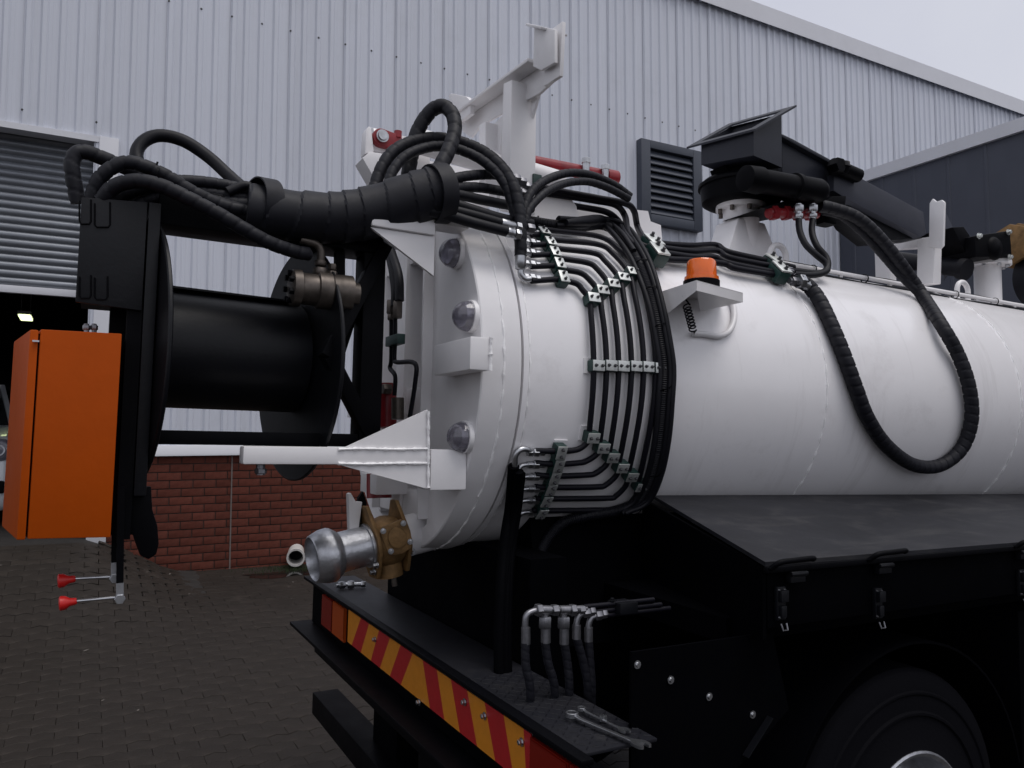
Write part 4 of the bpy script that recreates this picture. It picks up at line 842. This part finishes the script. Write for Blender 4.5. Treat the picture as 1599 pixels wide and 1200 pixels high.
# pipes over the tank shoulder to the first clamp block and on to the slew unit
for pts, o_ in ((((815, 286), (870, 298), (930, 309), (976, 318), (990, 330), (996, 356), (1010, 376), (1035, 381), (1080, 384), (1118, 383), (1138, 394), (1200, 408), (1240, 418)), .05),
        (((790, 300), (850, 302), (930, 314), (962, 321), (976, 338), (982, 366), (1004, 384), (1035, 388), (1082, 393), (1120, 392), (1140, 403), (1200, 415), (1240, 424)), .045),
        (((780, 322), (848, 316), (915, 325), (948, 332), (966, 346), (980, 372), (1006, 392), (1040, 396), (1084, 402), (1116, 402), (1140, 412), (1200, 424), (1236, 430)), .04),
        (((1014, 398), (1040, 405), (1080, 407), (1130, 412), (1148, 419), (1200, 428), (1230, 433)), .035)):
    mb = MB(); mb.tube(path([PK(x, y, o_) for x, y in pts], 8), .0125, 12, step=.008); part(mb, 'hydraulic_pipe', 'pipe', smooth=60)
for (x, y) in ((1018, 382), (1026, 396), (1207, 411), (1217, 424)):
    p = PK(x, y, .05); n = radial(p); clamp(p - n*.040, XD, n, sc=1.9)
for x, y in ((1232, 424), (1240, 440)): mb = MB(); hexnut(mb, PK(x, y, .04), XD, .019, .03); mb.cyl(PK(x, y, .04)-XD*.03, PK(x, y, .04)+XD*.03, .012, n=10); part(mb, 'pipe_union', 'dullzinc')
for x, y in ((806, 280), (815, 285), (824, 293), (818, 303), (812, 352), (828, 358)): mb = MB(); hexnut(mb, PY(x, y, 2.24 if y < 320 else 2.13), XD, .017, .026); part(mb, 'pipe_union', 'dullzinc')
mb = MB(); mb.obox(PY(834, 286, 2.30), XD, YD, ZD, .035, .05, .05); part(mb, 'pipe_clamp', 'green', bevel=.004)
# ---------------- beacon on its bracket
p = PK(1040, 470, 0); yb = 1.90
fl, fc, fr = PY(1036, 448, 2.12), PY(1088, 438, yb), PY(1160, 450, yb+.03)
zt_ = fc.z
A = V((1.72, 2.16, zt_)); B = V((fc.x, yb, zt_)); C_ = V((PY(1160, 450, 1.97).x, 1.97, zt_)); D_ = V((2.02, 2.16, zt_))
mb = MB(); mb.prism([A, B, C_, D_], (0, 0, -.005)); bk_ = part(mb, 'beacon_bracket', 'white', label='white angled bracket holding the orange beacon', bevel=.0015)
hh = .034
mb = MB(); mb.prism([B, C_, C_-ZD*hh, B-ZD*hh], (.004, .004, 0)); part(mb, 'bracket_lip', 'white', bk_)
mb = MB(); mb.prism([A+V((-.002, -.001, -.0)), B+V((-.002, 0, 0)), B-ZD*hh+V((-.002, 0, 0)), V((A.x-.002, A.y, zt_-.11))], (.004, .002, 0)); part(mb, 'bracket_cheek', 'white', bk_)
mb = MB(); mb.prism([B+V((.004, .004, -hh)), C_+V((.0, .004, -hh)), V((1.90, 2.12, PY(1105, 486, 2.10).z))], (0, .002, .004)); part(mb, 'bracket_web', 'white', bk_)
bc = V((PY(1089, 437, 2.02).x, 2.0, zt_+.001))
mb = MB(); mb.lathe(bc, ZD, [(0, .062), (.026, .062), (.030, .056)], 40); be = part(mb, 'beacon', 'black', label='orange flashing beacon')
mb = MB(); mb.lathe(bc, ZD, [(.027, .059), (.040, .058), (.042, .052), (.092, .049), (.099, .044), (.102, 0)], 48, rmod=lambda t, h: 1+.006*math.cos(40*t)); part(mb, 'beacon_lens', 'amber_lens', be, smooth=40)
mb = MB(); mb.lathe(bc, ZD, [(.03, .02), (.06, .018), (.07, 0)], 16); part(mb, 'beacon_lamp', 'zinc', be)
P, Q = PY(1072, 477, 1.99), PY(1082, 516, 2.03); d_ = (Q-P); a_, b_ = frame(d_); H = []
H.append(PY(1066, 462, 1.98)); 
for k in range(8*14+1): f_ = k/(8*14); t = 2*math.pi*k/14; H.append(P + d_*f_ + (a_*math.cos(t)+b_*math.sin(t))*.012)
H.append(PY(1084, 520, 2.06)); mb = MB(); mb.tube(H, .0028, 6); part(mb, 'coiled_cable', 'rubber', be, smooth=60)
P = [PK(x, y, .014) for x, y in ((1082, 521), (1100, 522), (1122, 525), (1138, 518), (1146, 500), (1145, 478), (1136, 462))]
mb = MB(); mb.tube(path(P, 8), .011, 12); part(mb, 'cable_conduit', 'white', be, smooth=60)
# ---------------- slew pedestal, slew drive, hopper head and boom
px_, py_ = 2.668, TY
mb = MB(); mb.prism([(px_-.22, py_-.10, 2.40), (px_+.22, py_-.10, 2.40), (px_+.086, py_-.07, 2.69), (px_-.086, py_-.07, 2.69)], (0, .15, 0)); ped = part(mb, 'slew_pedestal', 'white', label='white flanged pedestal of the slewing boom', bevel=.01)
mb = MB(); mb.cyl((px_, py_, 2.46), (px_, py_, 2.757), .084, n=40); part(mb, 'pedestal_tube', 'white', ped, smooth=50)
mb = MB(); mb.cyl((px_, py_, 2.756), (px_, py_, 2.775), .118, n=48); part(mb, 'pedestal_flange', 'white', ped, smooth=50)
for k in range(8):
    t = math.radians(22+45*k); mb = MB(); mb.cyl((px_+.103*math.cos(t), py_+.103*math.sin(t), 2.734), (px_+.103*math.cos(t), py_+.103*math.sin(t), 2.757), .0105, n=10); part(mb, 'flange_bolt', 'gunmetal', ped)
sl_ = MB(); sl_.lathe((px_, py_, 2.776), ZD, [(0, .13), (.004, .165), (.016, .184), (.085, .192), (.087, .202), (.102, .202), (.104, .192), (.12, .18), (.125, .13), (.20, .13)], 56); slew = part(sl_, 'slew_drive', 'black', label='black slew drive under the boom head', smooth=35)
m0, m1 = PY(1172, 280, 2.40), PY(1288, 301, 2.40)
mb = MB(); d_ = (m1-m0); L_ = d_.length; mb.lathe(m0-d_*.08, d_, [(0, .035), (.005, .056), (.09, .060), (.095, .053), (.30, .053), (.305, .062), (.33, .062), (.335, .056), (L_*.98, .057), (L_*1.03, .048), (L_*1.06, .03)], 28); part(mb, 'slew_motor', 'black', slew, smooth=35)
mb = MB(); mb.prism([(px_-.05, 2.46, 2.79), (px_+.20, 2.46, 2.80), (px_+.24, 2.46, 2.86), (px_-.08, 2.46, 2.88)], (0, .12, 0)); part(mb, 'worm_housing', 'black', slew, bevel=.012)
mb = MB(); mb.prism([PY(x, y, 2.45) for x, y in ((1190, 325), (1270, 300), (1290, 318), (1240, 328))], (0, .25, 0)); part(mb, 'slew_base_plate', 'black', slew)
mb = MB(); a, b = PY(1200, 333, 2.46), PY(1275, 334, 2.46); mb.cyl(a, b, .024, n=14); 
for f_ in (.1, .35, .6, .85): hexnut(mb, a.lerp(b, f_), b-a, .034, .035)
part(mb, 'slew_valve', 'red', slew, label='red hydraulic valve under the slew motor', smooth=30)
for x in (1247, 1269):
    mb = MB(); a = PY(x, 319, 2.40); mb.cyl(a, a-ZD*.10, .0145, n=14); hexnut(mb, a-ZD*.02, ZD, .022, .03); hexnut(mb, a-ZD*.055, ZD, .019, .02); part(mb, 'hose_fitting', 'zinc', slew, smooth=40)
mb = MB(); mb.obox(PY(1288, 342, 2.48), XD, YD, ZD, .09, .07, .07); part(mb, 'slew_bracket', 'black', slew, bevel=.015)
# hopper head
zh = 2.93; Z3 = [PZ(1095, 258, zh), PZ(1177, 243, zh), PZ(1221, 262, zh)]; Z4 = Z3[0]+Z3[2]-Z3[1]
def upx(p, px, py):                                   # raise a plan point to the photographed height
    d = rl(px, py); k = math.hypot(p.x-CL.x, p.y-CL.y)/math.hypot(d.x, d.y); return V((p.x, p.y, CL.z+d.z*k))
T3 = [upx(Z3[0], 1095, 224), upx(Z3[1], 1177, 204), upx(Z3[2], 1221, 179)]; T4 = V((Z4.x, Z4.y, T3[0].z+T3[2].z-T3[1].z))
def quadbox(lo_, hi_, th): m_ = MB(); m_.add([*lo_, *hi_], [(0, 1, 5, 4)]); return m_
cen = (Z3[0]+Z3[2])/2
hp = MB()
lo4 = [Z3[0], Z3[1], Z3[2], Z4]; hi4 = [T3[0], T3[1], T3[2], T4]
def ins(p, k=.94): return V((cen.x+(p.x-cen.x)*k, cen.y+(p.y-cen.y)*k, p.z))
hp.add(lo4 + hi4 + [ins(p) for p in hi4] + [ins(p)+ZD*.01 for p in lo4], [(3, 2, 1, 0)] + [(i, (i+1) % 4, 4+(i+1) % 4, 4+i) for i in range(4)] + [(4+i, 4+(i+1) % 4, 8+(i+1) % 4, 8+i) for i in range(4)] + [(8+i, 8+(i+1) % 4, 12+(i+1) % 4, 12+i) for i in range(4)] + [(12, 13, 14, 15)])
head = part(hp, 'boom_head', 'boomgrey', label='black open topped boom head box with flared rim')
u_ = (T3[2]-T3[1]).normalized(); v_ = (T3[1]-T3[0]).normalized()
Lq = [PZ(1072, 230, T3[0].z-.015), PZ(1180, 201, T3[1].z+.0), PZ(1244, 164, T3[2].z+.035)]; Lq.append(Lq[0]+Lq[2]-Lq[1])
lp = MB(); lc = (Lq[0]+Lq[2])/2; inn = [lc+(p-lc)*.74 for p in Lq]; dn = V((0, 0, -.010))
lp.add(Lq+inn+[p+dn for p in Lq]+[p+dn for p in inn], [(i, (i+1) % 4, 4+(i+1) % 4, 4+i) for i in range(4)] + [(8+i, 12+i, 12+(i+1) % 4, 8+(i+1) % 4) for i in range(4)] + [(i, 8+i, 8+(i+1) % 4, (i+1) % 4) for i in range(4)] + [(4+i, 4+(i+1) % 4, 12+(i+1) % 4, 12+i) for i in range(4)])
part(lp, 'head_rim', 'boomgrey', head)
mb = MB(); mb.prism([PY(x, y, 2.62) for x, y in ((1132, 258), (1215, 262), (1222, 292), (1142, 284))], (0, .10, 0)); part(mb, 'head_neck', 'black', head)
# boom: first section behind the head, then the main section lying down to the front rest
def boomsec(pts, Y, t, name, m, par): m_ = MB(); m_.prism([PY(x, y, Y) for x, y in pts], (0, t, 0)); return part(m_, name, m, par, bevel=.006)
bm_ = boomsec([(1221, 210), (1236, 218), (1312, 262), (1308, 290), (1292, 300), (1222, 270)], 2.62, .16, 'boom', 'boomgrey', None); tag(bm_, 'black folded boom lying forward along the tank')
boomsec([(1221, 209), (1238, 217), (1320, 262), (1318, 267), (1221, 214)], 2.59, .22, 'boom_top_flange', 'boomgrey', bm_)
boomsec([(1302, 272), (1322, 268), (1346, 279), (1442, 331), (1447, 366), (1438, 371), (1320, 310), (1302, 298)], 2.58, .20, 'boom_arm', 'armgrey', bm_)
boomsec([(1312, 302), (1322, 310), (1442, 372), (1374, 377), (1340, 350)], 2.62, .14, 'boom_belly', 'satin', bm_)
boomsec([(1283, 318), (1300, 306), (1322, 306), (1320, 322), (1296, 330)], 2.56, .08, 'boom_knuckle', 'black', bm_)
mb = MB(); a, b = PY(1300, 258, 2.56), PY(1340, 275, 2.56); mb.cyl(a, b, .036, n=16); hexnut(mb, PY(1306, 260, 2.53), YD, .04, .06); hexnut(mb, PY(1316, 262, 2.53), XD, .036, .04); part(mb, 'boom_ram', 'black', bm_, smooth=40)
mb = MB(); hexnut(mb, PY(1320, 259, 2.53), ZD, .022, .04); part(mb, 'ram_port', 'gunmetal', bm_)
# front boom rest
XF = 4.0
mb = MB(); mb.prism([PX(x, y, XF) for x, y in ((1451, 318), (1456, 310), (1462, 315), (1470, 312), (1475, 316), (1473, 384), (1468, 389), (1450, 386))], (.016, 0, 0)); rest_ = part(mb, 'boom_rest', 'white', label='white boom rest post on the tank top', bevel=.006)
mb = MB(); mb.bar(PX(1450, 445, XF+.04), PX(1452, 372, XF+.04), .07, .10, YD); part(mb, 'post', 'white', rest_, bevel=.006)
mb = MB(); mb.bar(PX(1460, 379, XF+.05), PX(1368, 386, XF+.05), .05, .055, ZD); part(mb, 'cross_beam', 'white', rest_, bevel=.004)
mb = MB(); mb.prism([PX(x, y, XF+.05) for x, y in ((1364, 375), (1374, 380), (1388, 392), (1390, 440), (1367, 440), (1366, 405))], (.06, 0, 0)); part(mb, 'post', 'white', rest_, bevel=.004)
# suction hose nozzle parts lying behind the rest
mb = MB(); P, Q = PX(1388, 404, 4.35), PX(1500, 420, 4.35); mb.cyl(P, Q, .05, n=24); mb.cyl(Q, Q+(Q-P).normalized()*.04, .062, n=24); part(mb, 'suction_nozzle', 'rubber', label='black suction nozzle lying beside the boom rest', smooth=40)
mb = MB(); mb.prism([PY(x, y, 2.9) for x, y in ((1476, 330), (1488, 355), (1492, 390), (1486, 420), (1474, 440), (1474, 330))], (0, .01, 0)); part(mb, 'splash_guard', 'annex')
# riser with flange, elbow box, brass valve and delivery hose
fx, fy = PY(1542, 430, TY).x, TY
zf = PY(1545, 414, TY).z
mb = MB(); mb.cyl((fx, fy, 2.42), (fx, fy, zf), .073, n=40); ris = part(mb, 'riser_pipe', 'white', smooth=50)
mb = MB(); mb.cyl((fx, fy, zf-.014), (fx, fy, zf+.010), .128, n=48); part(mb, 'riser_flange', 'white', ris, smooth=50)
for k in range(8):
    t = math.radians(20+45*k); mb = MB(); c = V((fx+.104*math.cos(t), fy+.104*math.sin(t), zf-.012)); hexnut(mb, c-ZD*.008, ZD, .012, .014); hexnut(mb, c+ZD*.034, ZD, .012, .016); mb.cyl(c-ZD*.01, c+ZD*.04, .006, n=8); part(mb, 'flange_bolt', 'zinc', ris)
mb = MB(); a = PY(1526, 362, 2.60); b = PY(1580, 406, 2.60); mb.prism([PY(x, y, 2.54) for x, y in ((1523, 368), (1578, 360), (1581, 402), (1524, 402))], (0, .28, 0)); elb = part(mb, 'elbow_housing', 'black', label='black elbow housing on the white riser', bevel=.012)
mb = MB(); mb.lathe(PY(1553, 388, 2.54)+V((0, .01, 0)), -YD, [(0, .070), (.012, .068), (.03, .05), (.036, 0)], 32); part(mb, 'housing_dome', 'black', elb, smooth=60)
mb = MB(); mb.prism([PY(x, y, 2.60) for x, y in ((1488, 355), (1505, 354), (1526, 385), (1526, 404), (1512, 404))], (0, .2, 0)); part(mb, 'housing_strut', 'black', elb, bevel=.006)
for x, y in ((1528, 369), (1574, 363), (1576, 402)):
    mb = MB(); bolt(mb, PY(x, y, 2.537), -YD, .012, .014); part(mb, 'bolt', 'plate', elb)
vx = PY(1590, 385, 2.68).x
mb = MB(); mb.lathe((vx-.09, TY, PY(1590, 385, 2.68).z), XD, [(0, .13), (.03, .13), (.032, .11), (.09, .11), (.092, .15), (.13, .15), (.132, .11), (.3, .11)], 8); gv = part(mb, 'gate_valve', 'brass', label='brass gate valve above the tank at the right edge', bevel=.004)
mb = MB(); mb.ring((vx+.12, 2.55, PY(1595, 430, 2.6).z), V((.35, 1, 0)), [(-.09, .20), (.09, .20), (.09, .12), (-.09, .12)], 40); dl = part(mb, 'delivery_hose', 'rubber', smooth=40)
mb = MB(); mb.ring((vx+.12, 2.55, PY(1595, 430, 2.6).z), V((.35, 1, 0)), [(-.098, .185), (-.092, .185), (-.092, .165), (-.098, .165)], 40); part(mb, 'hose_stripe', 'pvc', dl)
for x, y in ((1503, 451), (1215, 396)):
    c = PY(x, y+4, 2.5); mb = MB(); pts = [c + (XD*math.cos(math.radians(a)) + ZD*math.sin(math.radians(a)))*.05 for a in range(0, 181, 15)]; mb.tube([pts[0]-ZD*.06]+pts+[pts[-1]-ZD*.06], .014, 10); part(mb, 'lifting_eye', 'white', tank, smooth=60)
# conduit rail with cable along the tank shoulder
RL = [(1172, 395), (1240, 411), (1300, 424), (1360, 435), (1420, 446), (1470, 455), (1530, 464), (1599, 475), (1700, 493), (1850, 522)]
R3 = [PY(x, y, 2.40) for x, y in RL]; dirr = (R3[-1]-R3[0]); R3 = [R3[0] + dirr*(k/9) for k in range(10)]
zr = R3[0].z
for k in range(10): R3[k] = V((R3[0].x + k*.62, 2.40, R3[0].z - .0*k))
mb = MB(); a = PY(1172, 395, 2.40); zc_ = PY(1400, 443, 2.40).z
mb.tube([V((a.x, 2.40, zc_)), V((7.1, 2.40, zc_))], .011, 12); rail = part(mb, 'conduit_rail', 'white', smooth=60)
mb = MB(); mb.tube([V((a.x+.1+.12*k, 2.402+.003*math.sin(k*1.3), zc_-.026+.004*math.sin(k*.9))) for k in range(38)], .010, 8); part(mb, 'rail_cable', 'rubber', rail, smooth=60)
mb = MB(); mb.tube([V((a.x+.1+.12*k, 2.415+.002*math.sin(k*1.7), zc_+.012+.003*math.sin(k*1.1))) for k in range(38)], .006, 8); part(mb, 'rail_cable', 'rubber', rail, smooth=60)
for k in range(14):
    X = a.x+.22+.36*k; mb = MB(); mb.bar((X, 2.40, zc_-.008), (X, 2.425, zc_-.075), .02, .012); part(mb, 'rail_bracket', 'white', rail)
    mb = MB(); mb.ring((X+.17, 2.40, zc_-.004), XD, [(-.003, .0215), (.003, .0215), (.003, .019), (-.003, .019)], 16); part(mb, 'cable_tie', 'black', rail)
# ---------------- hoses from the slew motor and the big loop on the tank side
hose([PY(1247, 343, 2.40), PY(1249, 362, 2.38), PY(1258, 382, 2.35), PY(1274, 398, 2.32), PY(1290, 412, 2.30), PY(1290, 424, 2.28), PY(1268, 430, 2.27), PY(1225, 428, 2.27)], .0145, False)
hose([PY(1269, 343, 2.40), PY(1268, 364, 2.38), PY(1276, 385, 2.34), PY(1290, 402, 2.31), PY(1292, 418, 2.29), PY(1278, 427, 2.28), PY(1228, 422, 2.29)], .0145, False)
LP = [(1246, 438, .05), (1262, 447, .04), (1280, 470, .032), (1300, 512, .03), (1318, 556, .03), (1336, 606, .03), (1354, 652, .03), (1384, 696, .03), (1426, 726, .03), (1468, 727, .03), (1502, 700, .032), (1517, 655, .034), (1513, 604, .036), (1496, 554, .04), (1470, 508, .05)]
P = [PK(x, y, o) for x, y, o in LP] + [PY(1438, 458, 2.27), PY(1400, 404, 2.30), PY(1364, 362, 2.33), (PY(1334, 338, 2.36)), PY(1300, 326, 2.40), PY(1280, 322, 2.42)]
hose(P, .0295, True, pitch=.040, label='thick spiral wrapped hose hanging in a loop on the tank side')
hose([PY(1285, 330, 2.44), PY(1315, 338, 2.40), PY(1345, 362, 2.37), PY(1376, 396, 2.34), PY(1404, 428, 2.315), PY(1428, 452, 2.285), PY(1436, 458, 2.272)], .020, True)
mb = MB(); q = PK(1250, 440, .05); mb.cyl(q, PK(1270, 452, .038), .022, n=14); hexnut(mb, q, XD, .03, .03); part(mb, 'hose_fitting', 'zinc', smooth=40)
# ---------------- hose manifold beside the deck
YM = 1.78
def M(x, y, d=0): return PY(x, y, YM+d)
mb = MB(); mb.tube(path([M(820, 1004), M(820, 975), M(822, 962), M(829, 956), M(840, 953)], 5), .0085, 10); mb.cyl(M(821, 980), M(821, 1006), .012, n=12); mani = part(mb, 'hose_manifold', 'dullzinc', label='zinc hose manifold above the chequer plate', smooth=45)
mb = MB(); mb.cyl(M(836, 953), M(915, 951), .0095, n=12)
for x, r_, l_ in ((841, .017, .016), (866, .0155, .018), (894, .0165, .016), (908, .0135, .018)): hexnut(mb, M(x, 953), V((1, .0, .0)), r_, l_)
for x in (851, 880): mb.cyl(M(x-7, 953), M(x+7, 953), .0125, n=14)
part(mb, 'manifold_body', 'dullzinc', mani, smooth=30)
for x, y0, y1 in ((851, 956, 1004), (880, 956, 1006)):
    mb = MB(); mb.cyl(M(x, y0), M(x, y1), .0095, n=12); hexnut(mb, M(x, y0+16), ZD, .018, .03); mb.cyl(M(x+1, y1-26), M(x+1, y1), .013, n=12); part(mb, 'hose_tail', 'dullzinc', mani, smooth=40)
for x, y in ((903, 962), (922, 966)):
    mb = MB(); mb.tube(path([M(x-3, y+32), M(x-3, y+12), M(x+1, y), M(x+9, y-4), M(x+20, y-6)], 5), .0085, 10); hexnut(mb, M(x+12, y-5), XD, .014, .02); hexnut(mb, M(x+21, y-7), XD, .013, .016); mb.cyl(M(x-3, y+14), M(x-3, y+36), .012, n=12); part(mb, 'hose_elbow', 'dullzinc', mani, smooth=40)
for pts in (((820, 1004), (821, 1040), (828, 1078)), ((851, 1002), (856, 1036), (866, 1076)), ((881, 1004), (886, 1036), (889, 1076)), ((900, 996), (911, 1036), (918, 1078)), ((919, 1000), (922, 1040), (924, 1080))):
    P = [M(*q) for q in pts]; P.append(P[-1]+V((.01, .02, -.12))); hose(P, .0115, True, pitch=.026, parent=mani)
for k, (a, b) in enumerate((((912, 948), (985, 940)), ((925, 956), (985, 950)), ((940, 962), (1002, 953)))):
    mb = MB(); A = M(*a); mb.cyl(A, A+XD*.24, .007, n=8); part(mb, 'hydraulic_pipe', 'pipe', mani, smooth=60)
mb = MB(); c = M(968, 948); mb.obox(c+V((.01, 0, 0)), XD, YD, ZD, .06, .06, .03); bolt(mb, M(956, 938), ZD, .006); bolt(mb, M(978, 944), ZD, .006); part(mb, 'pipe_clamp', 'satin', mani, bevel=.003)
# ================================================================== loose things on the deck
def spanner(name, p, q, wd, label):
    """combination spanner from ring end p to open end q, lying on the deck"""
    p, q = V(p), V(q); d = (q-p); L = d.length; d.normalize(); n = V((0, 0, 1)); n = (n-d*n.dot(d)).normalized(); s = n.cross(d)
    m_ = MB(); th = wd*.42
    m_.ring(p + n*wd*.28, n, [(-th*.75, wd*1.0), (th*.75, wd*1.0), (th*.9, wd*.85), (th*.75, wd*.62), (-th*.75, wd*.62)], 24)
    sec = []; st_ = [(wd*.75, wd*.36, th*.5, wd*.28), (wd*1.8, wd*.34, th*.42, wd*.06), (L*.5, wd*.30, th*.42, 0), (L-wd*2.2, wd*.36, th*.42, 0), (L-wd*1.3, wd*.62, th*.5, 0)]
    vs = []
    for x, hw, hh_, up2 in st_:
        for a, b in ((-1, -.6), (-.8, -1), (.8, -1), (1, -.6), (1, .6), (.8, 1), (-.8, 1), (-1, .6)): vs.append(p + d*x + s*(a*hw) + n*(b*hh_+up2))
    fs = [(i*8+j, i*8+(j+1) % 8, (i+1)*8+(j+1) % 8, (i+1)*8+j) for i in range(4) for j in range(8)] + [tuple(range(8))[::-1], tuple(range(32, 40))]
    m_.add(vs, fs)
    jaw = [(-1.5, -.55), (-.9, -1.0), (-.2, -1.15), (.55, -1.1), (.95, -.85), (.95, -.5), (.1, -.48), (-.25, 0), (.1, .48), (1.05, .42), (1.15, .8), (.6, 1.15), (-.2, 1.2), (-.9, 1.0), (-1.5, .55)]
    m_.prism([q + d*(a*wd) + s*(b*wd) - n*th*.5 for a, b in jaw], n*th)
    W = MT @ (p - PIV) + PIV; root = m_.build(name, 'zinc', None, smooth=35, bevel=0)
    root.data.transform(Matrix.Translation(-p)); root.matrix_world = Matrix.Translation(W) @ MT.to_4x4()
    return tag(root, label, 'spanner')
zd = .962
spanner('spanner', PZ(893, 1119, zd), PZ(1001, 1163, zd), .016, 'larger bright combination spanner lying in front on the black chequer plate deck')
spanner('spanner', PZ(908, 1109, zd), PZ(975, 1141, zd), .011, 'smaller spanner lying behind the larger one on the chequer plate deck')
def put(mb, name, m, p, label, cat):
    o = mb.build(name, m, None, smooth=35); W = MT @ (V(p)-PIV) + PIV; o.data.transform(Matrix.Translation(-V(p))); o.matrix_world = Matrix.Translation(W) @ MT.to_4x4(); return tag(o, label, cat)
c = PZ(942, 1126, .958); mb = MB(); mb.ring(c, ZD, [(0, .010), (.012, .010), (.012, .0055), (0, .0055)], 6); put(mb, 'hex_nut', 'zinc', c, 'loose steel nut beside the smaller spanner on the deck', 'nut')
for k, (x, y, lb) in enumerate(((533, 914, 'left one of two zinc hose fittings lying on the far end of the bumper deck'), (548, 913, 'right one of two zinc hose fittings lying on the far end of the bumper deck'))):
    c = PZ(x, y, .970); mb = MB(); d_ = V((1, .4-k*.7, 0)).normalized(); hexnut(mb, c, d_, .017, .03); mb.cyl(c, c+d_*.05, .010, n=12); hexnut(mb, c+d_*.055, d_, .014, .02); mb.cyl(c, c-d_*.03, .008, n=10); put(mb, 'hose_fitting', 'zinc', c, lb, 'fitting')
for o in bpy.data.objects:
    if 'tk' in o: del o['tk']
